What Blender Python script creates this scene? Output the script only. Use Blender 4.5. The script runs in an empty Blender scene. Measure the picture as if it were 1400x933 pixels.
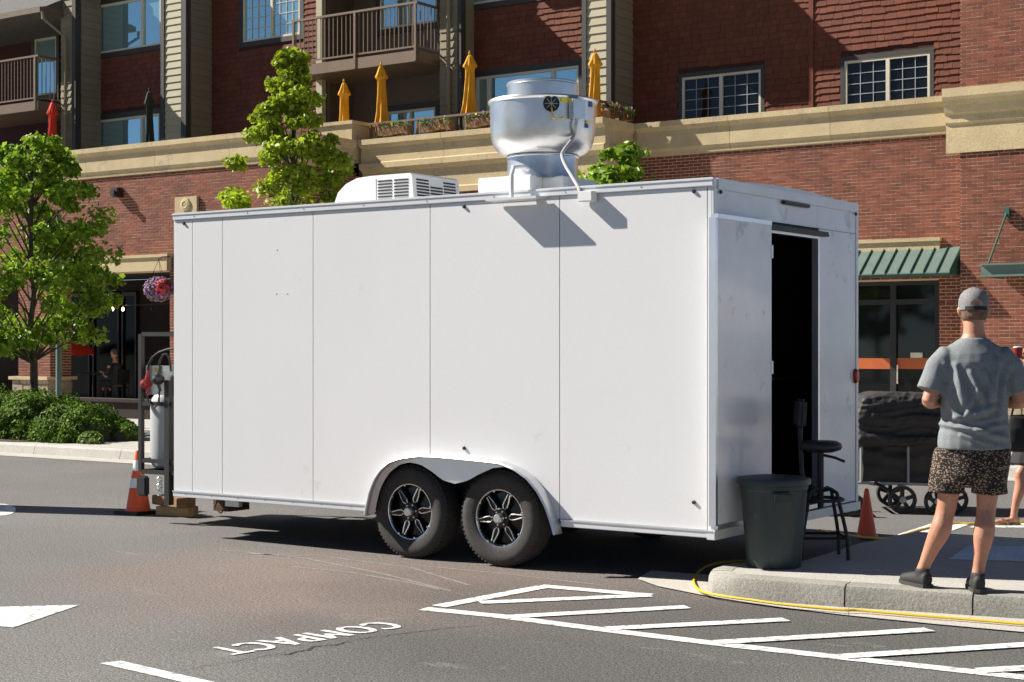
import bpy, bmesh, math, random
import numpy as np
from mathutils import Vector, Matrix, noise
R = math.radians
rng = random.Random(7)
scene = bpy.context.scene
col = scene.collection

# ------------------------------------------------------------------ camera, sky, sun, exposure
F, CX, HY, CH = 2185.0, 700.0, 472.0, 1.6          # calibrated focal length (px), centre, horizon row, eye height
CA, SA = 0.8195, 0.5731                            # cos / sin of the camera's yaw against the street front
cd = bpy.data.cameras.new('Camera'); cam = bpy.data.objects.new('Camera', cd); col.objects.link(cam)
cam.location = (0, 0, CH); cam.rotation_euler = (R(90), 0, math.atan2(SA, CA))
cd.sensor_width = 36; cd.lens = 36 * F / 1400; cd.shift_y = 5.5 / 1400
cd.clip_start = 0.1; cd.clip_end = 2000
scene.camera = cam
SUN = Vector((1, 0.36, -0.84)).normalized()        # the way the sunlight travels
sd = bpy.data.lights.new('Sun', 'SUN'); sd.energy = 5.0; sd.angle = R(0.53); sd.color = (1.0, 0.95, 0.87)
so = bpy.data.objects.new('Sun', sd); col.objects.link(so); so.location = (-12, -4, 14)
so.rotation_euler = SUN.to_track_quat('-Z', 'Y').to_euler()
world = bpy.data.worlds.new('World'); scene.world = world; world.use_nodes = True
wn = world.node_tree.nodes; wl = world.node_tree.links
sky = wn.new('ShaderNodeTexSky'); sky.sky_type = 'NISHITA'; sky.sun_disc = False
sky.sun_elevation = math.asin(-SUN.z); sky.sun_rotation = math.atan2(-SUN.x, -SUN.y) % (2 * math.pi)
sky.altitude = 2400; sky.air_density = 0.6; sky.dust_density = 0.15; sky.ozone_density = 1.0
wl.new(sky.outputs[0], wn['Background'].inputs[0]); wn['Background'].inputs[1].default_value = 0.05
scene.view_settings.view_transform = 'Standard'; scene.view_settings.look = 'None'
scene.view_settings.gamma = 1.0; scene.view_settings.exposure = 0.9
scene.render.engine = 'CYCLES'
try:
    scene.cycles.use_denoising = True
    scene.cycles.max_bounces = 7; scene.cycles.transparent_max_bounces = 8
except Exception: pass

# ------------------------------------------------------------------ survey helpers: a direction seen from the eye point, cut by a known plane
def ray(px, py):
    a = (px - CX) / F
    return (a * CA - SA, a * SA + CA, -(py - HY) / F)
def onY(px, py, Y):
    d = ray(px, py); t = Y / d[1]; return Vector((d[0] * t, Y, CH + d[2] * t))
def onX(px, py, X):
    d = ray(px, py); t = X / d[0]; return Vector((X, d[1] * t, CH + d[2] * t))
def onZ(px, py, Z=0.0):
    d = ray(px, py); t = (Z - CH) / d[2]; return Vector((d[0] * t, d[1] * t, Z))
def Xat(px, Y): return onY(px, HY, Y).x
def Zat(px, py, Y): return onY(px, py, Y).z
def seen(p):
    x = CA * p[0] + SA * p[1]; z = -SA * p[0] + CA * p[1]
    return CX + F * x / z, HY - F * (p[2] - CH) / z, z

# ------------------------------------------------------------------ materials
MATS = {}
def nd(nt, kind, **kw):
    n = nt.nodes.new(kind)
    for k, v in kw.items():
        if k[0] == 'i' and k[1:].isdigit(): n.inputs[int(k[1:])].default_value = v
        elif isinstance(v, (int, float, tuple)) and k in n.inputs: n.inputs[k].default_value = v
        else: setattr(n, k, v)
    return n
def mix(nt, fac, a, b, typ='MIX'):
    m = nt.nodes.new('ShaderNodeMix'); m.data_type = 'RGBA'; m.blend_type = typ
    for s, v in ((0, fac), (6, a), (7, b)):
        if hasattr(v, 'links') or hasattr(v, 'is_linked'): nt.links.new(v, m.inputs[s])
        else: m.inputs[s].default_value = v if s == 0 else (*v[:3], 1)
    return m.outputs[2]
def ramp(nt, src, lo, hi, c0=(0, 0, 0), c1=(1, 1, 1)):
    r = nt.nodes.new('ShaderNodeValToRGB'); e = r.color_ramp.elements
    e[0].position, e[1].position = lo, hi; e[0].color = (*c0, 1); e[1].color = (*c1, 1)
    nt.links.new(src, r.inputs[0]); return r.outputs[0]
def tex(nt, scale, detail=4, rough=.6, stretch=None, coord='Object'):
    tc = nt.nodes.new('ShaderNodeTexCoord'); src = tc.outputs[coord]
    if stretch:
        mp = nt.nodes.new('ShaderNodeMapping'); mp.inputs[3].default_value = stretch
        nt.links.new(src, mp.inputs[0]); src = mp.outputs[0]
    n = nt.nodes.new('ShaderNodeTexNoise'); n.inputs['Scale'].default_value = scale
    n.inputs['Detail'].default_value = detail; n.inputs['Roughness'].default_value = rough
    nt.links.new(src, n.inputs['Vector']); return n.outputs[0]
def mat(name, c, rough=.7, metal=0, var=.12, vs=3.0, fine=.0, fs=60, bump=0, bs=40, spec=.5, piece=0, ior=None, coat=0, stretch=None, trans=0, worn=None):
    """base colour c varied by slow and fine noise; piece = brightness spread between loose pieces; worn = (colour, amount, scale)"""
    m = bpy.data.materials.new(name); m.use_nodes = True; nt = m.node_tree
    b = nt.nodes['Principled BSDF']; L = nt.links
    b.inputs['Roughness'].default_value = rough; b.inputs['Metallic'].default_value = metal
    b.inputs['Specular IOR Level'].default_value = spec
    if ior: b.inputs['IOR'].default_value = ior
    if coat: b.inputs['Coat Weight'].default_value = coat; b.inputs['Coat Roughness'].default_value = .08
    d = [max(0, x * (1 - var)) for x in c]; u = [min(1, x * (1 + var)) for x in c]
    out = ramp(nt, tex(nt, vs, 5, .6, stretch), .3, .7, d, u)
    if fine: out = mix(nt, fine, out, ramp(nt, tex(nt, fs, 2, .7), .3, .7), 'OVERLAY')
    if worn:
        wc, wa, ws = worn
        out = mix(nt, ramp(nt, tex(nt, ws, 8, .72), .62 - wa * .25, .70 - wa * .2), out, wc)
    if piece:
        g = nt.nodes.new('ShaderNodeNewGeometry'); oi = nt.nodes.new('ShaderNodeObjectInfo')
        ad = nd(nt, 'ShaderNodeMath', operation='ADD'); L.new(g.outputs['Random Per Island'], ad.inputs[0]); L.new(oi.outputs['Random'], ad.inputs[1])
        fr = nd(nt, 'ShaderNodeMath', operation='FRACT'); L.new(ad.outputs[0], fr.inputs[0])
        h = nt.nodes.new('ShaderNodeHueSaturation')
        mr = nd(nt, 'ShaderNodeMapRange'); L.new(fr.outputs[0], mr.inputs[0]); mr.inputs[3].default_value = 1 - piece; mr.inputs[4].default_value = 1 + piece
        L.new(mr.outputs[0], h.inputs['Value']); L.new(out, h.inputs['Color']); out = h.outputs[0]
    L.new(out, b.inputs['Base Color'])
    if bump:
        bp = nt.nodes.new('ShaderNodeBump'); bp.inputs['Strength'].default_value = bump; bp.inputs['Distance'].default_value = .02
        L.new(tex(nt, bs, 4, .65, stretch), bp.inputs['Height']); L.new(bp.outputs[0], b.inputs['Normal'])
    if trans:
        t = nt.nodes.new('ShaderNodeBsdfTranslucent'); ms = nt.nodes.new('ShaderNodeMixShader')
        L.new(out, t.inputs[0]); ms.inputs[0].default_value = trans
        L.new(b.outputs[0], ms.inputs[1]); L.new(t.outputs[0], ms.inputs[2]); L.new(ms.outputs[0], nt.nodes['Material Output'].inputs[0])
    MATS[name] = m; return m
def M(n): return MATS[n]

# ------------------------------------------------------------------ mesh helpers
class MB:
    def __init__(s): s.v, s.f = [], []
    def add(s, vs, fs):
        o = len(s.v); s.v += [tuple(v) for v in vs]; s.f += [tuple(i + o for i in f) for f in fs]; return s
    def box(s, x0, x1, y0, y1, z0, z1):
        x0, x1 = min(x0, x1), max(x0, x1); y0, y1 = min(y0, y1), max(y0, y1); z0, z1 = min(z0, z1), max(z0, z1)
        return s.add([(x0,y0,z0),(x1,y0,z0),(x1,y1,z0),(x0,y1,z0),(x0,y0,z1),(x1,y0,z1),(x1,y1,z1),(x0,y1,z1)],
                     [(0,3,2,1),(4,5,6,7),(0,1,5,4),(1,2,6,5),(2,3,7,6),(3,0,4,7)])
    def obox(s, mtx, sx, sy, sz):
        b = MB().box(-sx/2, sx/2, -sy/2, sy/2, -sz/2, sz/2)
        return s.add([mtx @ Vector(v) for v in b.v], b.f)
    def bar(s, p, q, w, h=None, up=(0,0,1)):
        p, q = Vector(p), Vector(q); d = (q - p).normalized(); u = Vector(up)
        if abs(d.dot(u)) > .99: u = Vector((1,0,0))
        a = d.cross(u).normalized() * (w/2); b = a.cross(d).normalized() * ((h or w)/2)
        vs = [e + i*a + j*b for e in (p, q) for i, j in ((-1,-1),(1,-1),(1,1),(-1,1))]
        return s.add(vs, [(0,3,2,1),(4,5,6,7),(0,1,5,4),(1,2,6,5),(2,3,7,6),(3,0,4,7)])
    def tube(s, pts, r, n=10, caps=True):
        pts = [Vector(p) for p in pts]; rs = r if isinstance(r, (list, tuple)) else [r] * len(pts)
        rings = []; prev = None
        for i, p in enumerate(pts):
            d = (pts[min(i+1, len(pts)-1)] - pts[max(i-1, 0)]).normalized()
            if prev is None:
                prev = d.orthogonal().normalized()
            a = (prev - d * prev.dot(d)).normalized(); prev = a; b = d.cross(a)
            rr = rs[i]; ra, rb = rr if isinstance(rr, tuple) else (rr, rr)
            rings.append([p + a*math.cos(2*math.pi*k/n)*ra + b*math.sin(2*math.pi*k/n)*rb for k in range(n)])
        return s.loft(rings, caps)
    def loft(s, rings, caps=True, closed=True):
        n = len(rings[0]); vs = [v for r in rings for v in r]; fs = []
        for i in range(len(rings)-1):
            for k in range(n if closed else n-1):
                k2 = (k+1) % n; fs.append((i*n+k, i*n+k2, (i+1)*n+k2, (i+1)*n+k))
        if caps: fs += [tuple(range(n))[::-1], tuple(range((len(rings)-1)*n, len(rings)*n))]
        return s.add(vs, fs)
    def lathe(s, prof, c=(0,0,0), n=28, caps=False, axis='z'):
        c = Vector(c); rings = []
        for r, h in prof:
            ring = []
            for k in range(n):
                t = 2*math.pi*k/n; x, y = r*math.cos(t), r*math.sin(t)
                ring.append(c + (Vector((x,y,h)) if axis == 'z' else Vector((x,h,-y)) if axis == 'y' else Vector((h,x,y))))
            rings.append(ring)
        return s.loft(rings, caps)
    def prism(s, poly, d):
        d = Vector(d); n = len(poly); vs = [Vector(p) for p in poly]; vs += [v + d for v in vs]
        return s.add(vs, [tuple(range(n))[::-1], tuple(range(n, 2*n))] + [(k, (k+1)%n, (k+1)%n+n, k+n) for k in range(n)])
    def build(s, name, m, parent=None, smooth=False, bevel=0, kind=None, label=None):
        me = bpy.data.meshes.new(name); me.from_pydata(s.v, [], s.f)
        bm = bmesh.new(); bm.from_mesh(me); bmesh.ops.recalc_face_normals(bm, faces=bm.faces)
        if bevel: bmesh.ops.bevel(bm, geom=[e for e in bm.edges if e.calc_face_angle(0) > .5], offset=bevel, segments=2, affect='EDGES', clamp_overlap=True)
        bm.to_mesh(me); bm.free()
        return link(name, me, m, parent, smooth, kind, label)
def link(name, me, m, parent=None, smooth=False, kind=None, label=None):
    me.materials.clear(); me.materials.append(M(m) if isinstance(m, str) else m)
    if smooth:
        me.polygons.foreach_set('use_smooth', [True] * len(me.polygons))
        try: me.set_sharp_from_angle(angle=R(smooth if smooth is not True else 40))
        except Exception: pass
    o = bpy.data.objects.new(name, me); col.objects.link(o)
    if parent: o.parent = parent; o.matrix_parent_inverse = parent_inv(parent)
    if kind: o['kind'] = kind
    if label: o['label'] = label
    return o
LOCAL = set()
def parent_inv(p):
    """things surveyed in place have their parts written in world coordinates; things in LOCAL in their own frame"""
    if p.parent or p.name in LOCAL: return Matrix.Identity(4)
    return Matrix.Translation(-p.location)
def tag(o, label, cat, group=None):
    o['label'] = label; o['category'] = cat
    if group: o['group'] = group
    return o
def thing(name, label, cat, loc=(0,0,0), rz=0, group=None, local=False):
    o = bpy.data.objects.new(name, None); col.objects.link(o); o.location = loc; o.rotation_euler = (0,0,rz)
    o.empty_display_size = .2
    if local: LOCAL.add(o.name)
    return tag(o, label, cat, group)
def copy_tree(o, parent=None):
    c = o.copy(); col.objects.link(c)
    if parent: c.parent = parent; c.matrix_parent_inverse = o.matrix_parent_inverse.copy()
    for ch in o.children: copy_tree(ch, c)
    return c
def struct(o): o['kind'] = 'structure'; return o
def unit_mesh(name, m, taper=0):
    b = MB().box(0,1,0,1,0,1)
    if taper:                                        # a shingle: thin at the top, thick at the butt
        b.v = [(x, (1 - taper if (z > .5 and y < .5) else y), z) for x, y, z in b.v]
    me = bpy.data.meshes.new(name); me.from_pydata(b.v, [], b.f); me.materials.append(M(m)); return me
def pieces(name, boxes, m, parent, most=300, taper=0, restname=None):
    """boxes (x0,x1,y0,y1,z0,z1): the ones largest in view become objects of their own that share one unit mesh, the rest one joined part"""
    def size(b):
        c = ((b[0]+b[1])/2, b[2], (b[4]+b[5])/2); u, v, z = seen(c)
        a = (b[1]-b[0])*(b[5]-b[4])/(z*z)
        return a * (1 if -20 < u < 1420 and -15 < v < 950 and not hidden(u, v) else 1e-4)
    order = sorted(boxes, key=size, reverse=True)
    me = unit_mesh(name, m, taper); inv = parent_inv(parent)
    for b in order[:most]:
        o = bpy.data.objects.new(name, me); col.objects.link(o); o.parent = parent; o.matrix_parent_inverse = inv
        o.location = (b[0], b[2], b[4]); o.scale = (b[1]-b[0], b[3]-b[2], b[5]-b[4])
    if order[most:]:
        mb = MB()
        for x0,x1,y0,y1,z0,z1 in order[most:]:
            yt = y1 - (y1-y0)*taper if taper else y0
            mb.add([(x0,y0,z0),(x1,y0,z0),(x1,y1,z0),(x0,y1,z0),(x0,yt,z1),(x1,yt,z1),(x1,y1,z1),(x0,y1,z1)],
                   [(0,3,2,1),(4,5,6,7),(0,1,5,4),(1,2,6,5),(3,0,4,7)])
        me2 = bpy.data.meshes.new(restname or name); me2.from_pydata(mb.v, [], mb.f)
        link(restname or name, me2, m, parent, kind='stuff')
def hidden(u, v):                                    # behind the trailer
    return (237 < u < 978 and 292 - (u-237)*.0675 < v < 690) or (978 <= u < 1172 and 242 + (u-978)*.186 < v < 700)
def evaluate(o):
    dg = bpy.context.evaluated_depsgraph_get(); dg.update()
    return bpy.data.meshes.new_from_object(o.evaluated_get(dg))
def remeshed(mb, voxel, smooth=3, factor=.5):
    """melt overlapping limbs into one continuous surface"""
    me = bpy.data.meshes.new('melt'); me.from_pydata(mb.v, [], mb.f)
    bm = bmesh.new(); bm.from_mesh(me); bmesh.ops.recalc_face_normals(bm, faces=bm.faces); bm.to_mesh(me); bm.free()
    o = bpy.data.objects.new('melt', me); col.objects.link(o)
    r = o.modifiers.new('r', 'REMESH'); r.mode = 'VOXEL'; r.voxel_size = voxel
    if smooth: s_ = o.modifiers.new('s', 'SMOOTH'); s_.factor = factor; s_.iterations = smooth
    out = evaluate(o); bpy.data.objects.remove(o); return out

# ------------------------------------------------------------------ palette
mat('concrete', (.44,.415,.37), .85, var=.10, vs=1.3, fine=.25, fs=90, bump=.25, bs=60, worn=((.33,.31,.27), .2, 1.1))
mat('kerb_concrete', (.29,.277,.238), .9, var=.16, vs=2.2, fine=.3, fs=90, bump=.3, bs=45, worn=((.40,.37,.31), .12, 3.0))
mat('soil', (.07,.05,.035), .95, var=.3, vs=8, bump=.6, bs=30)
mat('paint_white', (.78,.78,.75), .7, var=.07, vs=4, fine=.35, fs=70, worn=((.34,.33,.31), .52, 17))
mat('crack', (.035,.033,.03), .95)
mat('tactile', (.62,.66,.70), .8, var=.08)
mat('brick', (.195,.052,.026), .85, var=.22, vs=1.1, fine=.25, fs=80, piece=.28)
mat('mortar', (.60,.45,.31), .95, var=.12, vs=3, bump=.2, bs=60)
mat('shingle', (.155,.043,.020), .85, var=.14, vs=3, fine=.15, fs=40, piece=.14, bump=.2, bs=30)
mat('shingle_tan', (.33,.24,.17), .85, var=.1, vs=3, piece=.12)
mat('shingle_backing', (.06,.02,.015), .95)
mat('siding', (.45,.40,.265), .75, var=.05, vs=2, piece=.05, stretch=(1,1,8))
mat('siding_shaded', (.24,.20,.125), .75, var=.06, vs=2, piece=.05, stretch=(1,1,8))  # the beige siding with shade put into its colour, for shaded columns and sides
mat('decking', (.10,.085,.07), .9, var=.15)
mat('trim_dark', (.042,.038,.030), .6, var=.1)
mat('trim_brown', (.15,.105,.065), .6, var=.1)
mat('stone', (.52,.41,.235), .9, var=.12, vs=1.6, fine=.2, fs=50, bump=.25, bs=25, piece=.05, worn=((.37,.31,.21), .2, 1.7))
mat('stone_rough', (.36,.29,.20), .95, var=.25, vs=7, bump=.7, bs=14, piece=.2)
mat('frame_light', (.66,.60,.47), .5, var=.04)
mat('metal_brown', (.20,.135,.085), .45, metal=.2, var=.08)
mat('metal_green', (.14,.195,.165), .42, metal=.15, var=.10, vs=3, fine=.05)
mat('green_dark', (.045,.11,.085), .45, var=.06)
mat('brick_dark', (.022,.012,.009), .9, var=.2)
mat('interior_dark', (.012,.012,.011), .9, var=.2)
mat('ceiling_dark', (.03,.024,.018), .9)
mat('glass', (.46,.70,.70), .03, metal=.75, var=.0)
mat('glass_dark', (.006,.008,.008), .04, var=.0, ior=1.42)
mat('glass_shade', (.004,.005,.005), .15, var=.0, ior=1.18)
mat('scuff', (.215,.20,.185), .9, var=.3, vs=6, fine=.6, fs=70)
mat('blind', (.22,.25,.20), .7, var=.05)
mat('roof_shingle', (.11,.105,.10), .95, var=.25, vs=9, bump=.4, bs=30)
mat('yellow_cloth', (.80,.40,.018), .8, var=.08, vs=5, bump=.15, bs=20, trans=.2)
mat('red_cloth', (.80,.065,.03), .8, var=.06, vs=5, trans=.15)
mat('green_cloth', (.028,.035,.022), .85, var=.1, trans=.05)
mat('wood', (.27,.15,.065), .8, var=.25, vs=3, stretch=(2,14,14), bump=.25, bs=12)
mat('lumber', (.42,.27,.12), .8, var=.22, vs=3, stretch=(3,14,14), bump=.2, bs=12)
mat('petal', (.42,.16,.46), .7, var=.2, vs=14, piece=.5, trans=.2)
mat('petal_red', (.60,.06,.08), .7, piece=.3, trans=.2)
mat('petal_yellow', (.80,.52,.03), .7, piece=.2, trans=.2)
mat('leaf_tree', (.23,.36,.022), .5, var=.30, vs=1.6, piece=.50, trans=.40)
mat('leaf_young', (.33,.42,.022), .5, var=.30, vs=1.6, piece=.45, trans=.40)
mat('leaf_hedge', (.105,.19,.016), .7, var=.3, vs=2.4, piece=.45, trans=.25, spec=.2)
mat('leaf_grass', (.14,.22,.03), .6, var=.2, piece=.3, trans=.3)
mat('bark', (.085,.065,.048), .95, var=.3, vs=9, bump=.6, bs=25)
mat('skin_white', (.705,.703,.70), .33, var=.02, vs=.8, fine=.07, fs=120, coat=.15, bump=.03, bs=2.2, stretch=(1,1,.45), worn=((.62,.62,.61), -.12, 2.5))
mat('skin_end', (.78,.78,.78), .36, var=.09, vs=2.2, fine=.16, fs=120, bump=.08, bs=6, coat=.35, worn=((.52,.52,.52), .15, 3.5))
mat('seam', (.03,.03,.03), .8)
mat('aluminium', (.74,.745,.76), .34, metal=.85, var=.07, vs=3, bump=.03, bs=8)
mat('alu_paint', (.70,.70,.705), .38, metal=.25, var=.05)
mat('galvanised', (.65,.655,.65), .34, metal=.95, var=.12, vs=5, bump=.04, bs=6)
mat('plastic_white', (.80,.80,.78), .42, var=.03)
mat('plastic_grey', (.38,.39,.39), .5)
mat('black_metal', (.014,.014,.013), .55, metal=.0, var=.2)
mat('black_plastic', (.016,.016,.016), .5, var=.15)
mat('rubber', (.045,.041,.037), .85, var=.22, vs=4, fine=.2, fs=50, bump=.1, bs=60)
mat('rim_black', (.010,.010,.010), .22, metal=.3)
mat('rim_milled', (.80,.79,.76), .20, metal=1)
mat('rust', (.10,.05,.025), .9, var=.35, vs=12)
mat('under', (.02,.018,.016), .9, var=.3)
mat('propane', (.42,.43,.43), .42, var=.05)
mat('regulator_red', (.30,.02,.02), .4)
mat('orange_plastic', (.84,.115,.025), .5, var=.05, fine=.1)
mat('cone_red', (.95,.13,.05), .5, var=.05, fine=.1)
mat('reflective', (.80,.80,.80), .4, var=.04)
mat('bin', (.030,.045,.043), .5, var=.18, vs=4, fine=.1, worn=((.10,.11,.11), .02, 6))
mat('bin_lid', (.028,.040,.042), .45, var=.15)
mat('yellow_cord', (.72,.47,.02), .5)
mat('canvas_black', (.034,.031,.027), .62, var=.25, vs=4, bump=.15, bs=30)
mat('human_skin', (.50,.235,.145), .5, var=.13, vs=9, fine=.12, fs=90, bump=.06, bs=70)
mat('hair_short', (.16,.095,.06), .9, var=.3, vs=30, fine=.4, fs=160)
mat('shirt', (.205,.222,.226), .92, var=.05, vs=14, fine=.25, fs=160)
mat('cap', (.195,.185,.185), .85, var=.10, vs=9, fine=.2, fs=90)
mat('cloth_dark', (.025,.022,.022), .9, var=.2)
mat('shoe', (.026,.025,.024), .7, var=.2)
mat('red_lens', (.45,.02,.012), .2)
mat('amber', (.6,.2,.02), .3)
mat('sticker_blue', (.03,.10,.30), .5)
mat('sticker_yellow', (.75,.62,.05), .5)
mat('orange_band', (.45,.10,.022), .5)
mat('tent', (.82,.82,.82), .8, trans=.25)
mat('brown_glass', (.10,.035,.01), .15)

def special_asphalt():
    m = bpy.data.materials.new('asphalt'); m.use_nodes = True; nt = m.node_tree; b = nt.nodes['Principled BSDF']
    base = ramp(nt, tex(nt, .35, 5, .55), .3, .7, (.130,.125,.118), (.174,.166,.156))
    # a tarry brown patch in front of the trailer, a dark oily one by the hatching: positions on the road itself
    def blob(c, r, sx=1, sy=1):
        tc = nt.nodes.new('ShaderNodeTexCoord'); mp = nt.nodes.new('ShaderNodeMapping'); mp.vector_type = 'TEXTURE'
        mp.inputs[1].default_value = (*c, 0); mp.inputs[3].default_value = (r*sx, r*sy, 50)
        nt.links.new(tc.outputs['Object'], mp.inputs[0])
        ns = nt.nodes.new('ShaderNodeTexNoise'); ns.inputs['Scale'].default_value = 1.3; nt.links.new(tc.outputs['Object'], ns.inputs['Vector'])
        av = nt.nodes.new('ShaderNodeVectorMath'); av.operation = 'ADD'; nt.links.new(mp.outputs[0], av.inputs[0])
        sc = nt.nodes.new('ShaderNodeVectorMath'); sc.operation = 'SCALE'; sc.inputs['Scale'].default_value = .7
        nt.links.new(ns.outputs['Color'], sc.inputs[0]); nt.links.new(sc.outputs[0], av.inputs[1])
        sb = nt.nodes.new('ShaderNodeVectorMath'); sb.operation = 'SUBTRACT'; sb.inputs[1].default_value = (.35,.35,.35); nt.links.new(av.outputs[0], sb.inputs[0])
        ln = nt.nodes.new('ShaderNodeVectorMath'); ln.operation = 'LENGTH'; nt.links.new(sb.outputs[0], ln.inputs[0])
        return ramp(nt, ln.outputs['Value'], .35, 1.0, (1,1,1), (0,0,0))
    c = onZ(520, 800); f = blob((c.x, c.y), 1.0, 3.0, 2.2)
    base = mix(nt, f, base, mix(nt, .60, base, (.205,.142,.112)))
    c = onZ(760, 905); f = blob((c.x, c.y), 1.0, 2.6, 1.2)
    base = mix(nt, f, base, mix(nt, .75, base, (.075,.071,.066)))
    c = onZ(1000, 850); f = blob((c.x, c.y), 1.0, 3.6, 1.3)
    base = mix(nt, f, base, mix(nt, .75, base, (.070,.066,.061)))
    wear = tex(nt, 1.1, 9, .72, (1, 2.2, 1)); base = mix(nt, ramp(nt, wear, .60, .78), base, (.25,.24,.225))
    base = mix(nt, .42, base, ramp(nt, tex(nt, 46, 3, .8), .34, .66), 'OVERLAY')
    base = mix(nt, .80, base, ramp(nt, tex(nt, 105, 2, .85), .36, .64), 'OVERLAY')
    v = nt.nodes.new('ShaderNodeTexVoronoi'); v.inputs['Scale'].default_value = 55
    tc = nt.nodes.new('ShaderNodeTexCoord'); nt.links.new(tc.outputs['Object'], v.inputs['Vector'])
    base = mix(nt, ramp(nt, v.outputs['Distance'], .05, .16, (.55,.55,.55), (0,0,0)), base, (.30,.285,.265))
    nt.links.new(base, b.inputs['Base Color']); b.inputs['Roughness'].default_value = .9
    b.inputs['Specular IOR Level'].default_value = .3
    bp = nt.nodes.new('ShaderNodeBump'); bp.inputs['Strength'].default_value = .5; bp.inputs['Distance'].default_value = .008
    nt.links.new(tex(nt, 125, 2, .75), bp.inputs['Height']); nt.links.new(bp.outputs[0], b.inputs['Normal'])
    MATS['asphalt'] = m
special_asphalt()
def special_shorts():
    m = bpy.data.materials.new('shorts'); m.use_nodes = True; nt = m.node_tree; b = nt.nodes['Principled BSDF']
    v = nt.nodes.new('ShaderNodeTexVoronoi'); v.inputs['Scale'].default_value = 62; v.inputs['Randomness'].default_value = 1
    tc = nt.nodes.new('ShaderNodeTexCoord'); mp = nt.nodes.new('ShaderNodeMapping'); mp.inputs[3].default_value = (1, 1, 1.5)
    nt.links.new(tc.outputs['Object'], mp.inputs[0])
    n2 = nt.nodes.new('ShaderNodeTexNoise'); n2.inputs['Scale'].default_value = 40; nt.links.new(mp.outputs[0], n2.inputs['Vector'])
    av = nt.nodes.new('ShaderNodeVectorMath'); av.operation = 'MULTIPLY_ADD'; av.inputs[1].default_value = (.03,.03,.03)
    nt.links.new(n2.outputs['Color'], av.inputs[0]); nt.links.new(mp.outputs[0], av.inputs[2]); nt.links.new(av.outputs[0], v.inputs['Vector'])
    base = ramp(nt, v.outputs['Distance'], .30, .40, (.34,.235,.165), (.016,.012,.010))
    nt.links.new(base, b.inputs['Base Color']); b.inputs['Roughness'].default_value = .9; MATS['shorts'] = m
special_shorts()
def lamp_mat(name, c, s):
    m = bpy.data.materials.new(name); m.use_nodes = True; b = m.node_tree.nodes['Principled BSDF']
    b.inputs['Emission Color'].default_value = (*c, 1); b.inputs['Emission Strength'].default_value = s; MATS[name] = m
lamp_mat('bulb', (1, .75, .35), 6)

# ------------------------------------------------------------------ road, pavements, kerbs, painted marks
road = struct(MB().add([(-400,-60,0),(200,-60,0),(200,400,0),(-400,400,0)], [(0,1,2,3)]).build('road', 'asphalt'))
def strip_px(pts, w, z=.004):
    """a painted line of even width along points on the road"""
    P = [onZ(*p) for p in pts]; mb = MB(); L, Rr = [], []
    for i, p in enumerate(P):
        d = (P[min(i+1, len(P)-1)] - P[max(i-1, 0)]).normalized(); n = Vector((-d.y, d.x, 0)) * w/2
        L.append(p+n+Vector((0,0,z))); Rr.append(p-n+Vector((0,0,z)))
    n = len(P); return mb.add(L + Rr, [(i, i+1, n+i+1, n+i) for i in range(n-1)])
zz = .004
for pts in ([(579,833),(680,843),(830,862.5),(980,881),(1160,901),(1340,920.5),(1470,935)], [(600,830),(743,803)], [(738,802),(889,815)],
            [(656,825),(889,815)], [(689,845),(940,831)], [(830,861),(1075,848.5)], [(980,880),(1271,862.5)],
            [(1151,899.5),(1420,882)], [(1340,919),(1480,911)]):
    strip_px(pts, .115, zz).build('painted_stripe', 'paint_white', road); zz += .0006
MB().add([onZ(*p) + Vector((0,0,.004)) for p in ((137,908),(165,904.5),(320,940),(268,938))], [(0,1,2,3)]).build('painted_stripe', 'paint_white', road)
MB().add([onZ(*p) + Vector((0,0,.004)) for p in ((109,828),(18,859),(-90,848),(-90,833))], [(0,1,2,3)]).build('painted_arrow', 'paint_white', road)
q = [(22 - 22*(1-math.cos(t)), 697.5 - 8*math.sin(t)) for t in np.linspace(-math.pi/2, math.pi/2, 12)]
MB().add([onZ(*p) + Vector((0,0,.004)) for p in q + [(-140,688),(-140,712)]], [tuple(range(14))]).build('painted_marking', 'paint_white', road)
def painted_word(word):
    cu = bpy.data.curves.new('word', 'FONT'); cu.body = word; cu.size = 1; cu.space_character = 1.12; cu.offset = 0
    o = bpy.data.objects.new('word', cu); col.objects.link(o); me = evaluate(o); bpy.data.objects.remove(o)
    xs = [v.co.x for v in me.vertices]; ys = [v.co.y for v in me.vertices]; x0, x1, y0, y1 = min(xs), max(xs), min(ys), max(ys)
    A, B = onZ(515, 850.8), onZ(280, 888.3); up = (onZ(320, 895) - onZ(279.5, 887)) * 1.02
    u = (B - A)
    for v in me.vertices:
        p = A + u * ((v.co.x-x0)/(x1-x0)) + up * ((v.co.y-y0)/(y1-y0)); v.co = (p.x, p.y, .004)
    V = [v.co.copy() for v in me.vertices]; Fc = [tuple(q.vertices) for q in me.polygons]; mb = MB(); un = u.normalized()
    for k in range(3): mb.add([v + un*(k - 1)*.009 + Vector((0,0,.0003*k)) for v in V], Fc)
    mb.build('painted_word', 'paint_white', road)
painted_word('COMPACT')
def wander(a, b, n, amp, w, name, z=.003, taper=True):
    mb = MB(); A, B = onZ(*a), onZ(*b); d = B - A; nrm = Vector((-d.y, d.x, 0)).normalized(); Ls, Rs = [], []
    off = 0
    for i in range(n+1):
        t = i/n; off += rng.uniform(-amp, amp); off *= .93; ww = w * (rng.uniform(.4, 1.3) if taper else 1) * (math.sin(math.pi*t)**.4 if taper and 0 < t < 1 else .15)
        c = A + d*t + nrm*off; Ls.append(c + nrm*ww + Vector((0,0,z))); Rs.append(c - nrm*ww + Vector((0,0,z)))
    n += 1; return mb.add(Ls+Rs, [(i, i+1, n+i+1, n+i) for i in range(n-1)]).build(name, 'crack', road)
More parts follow.
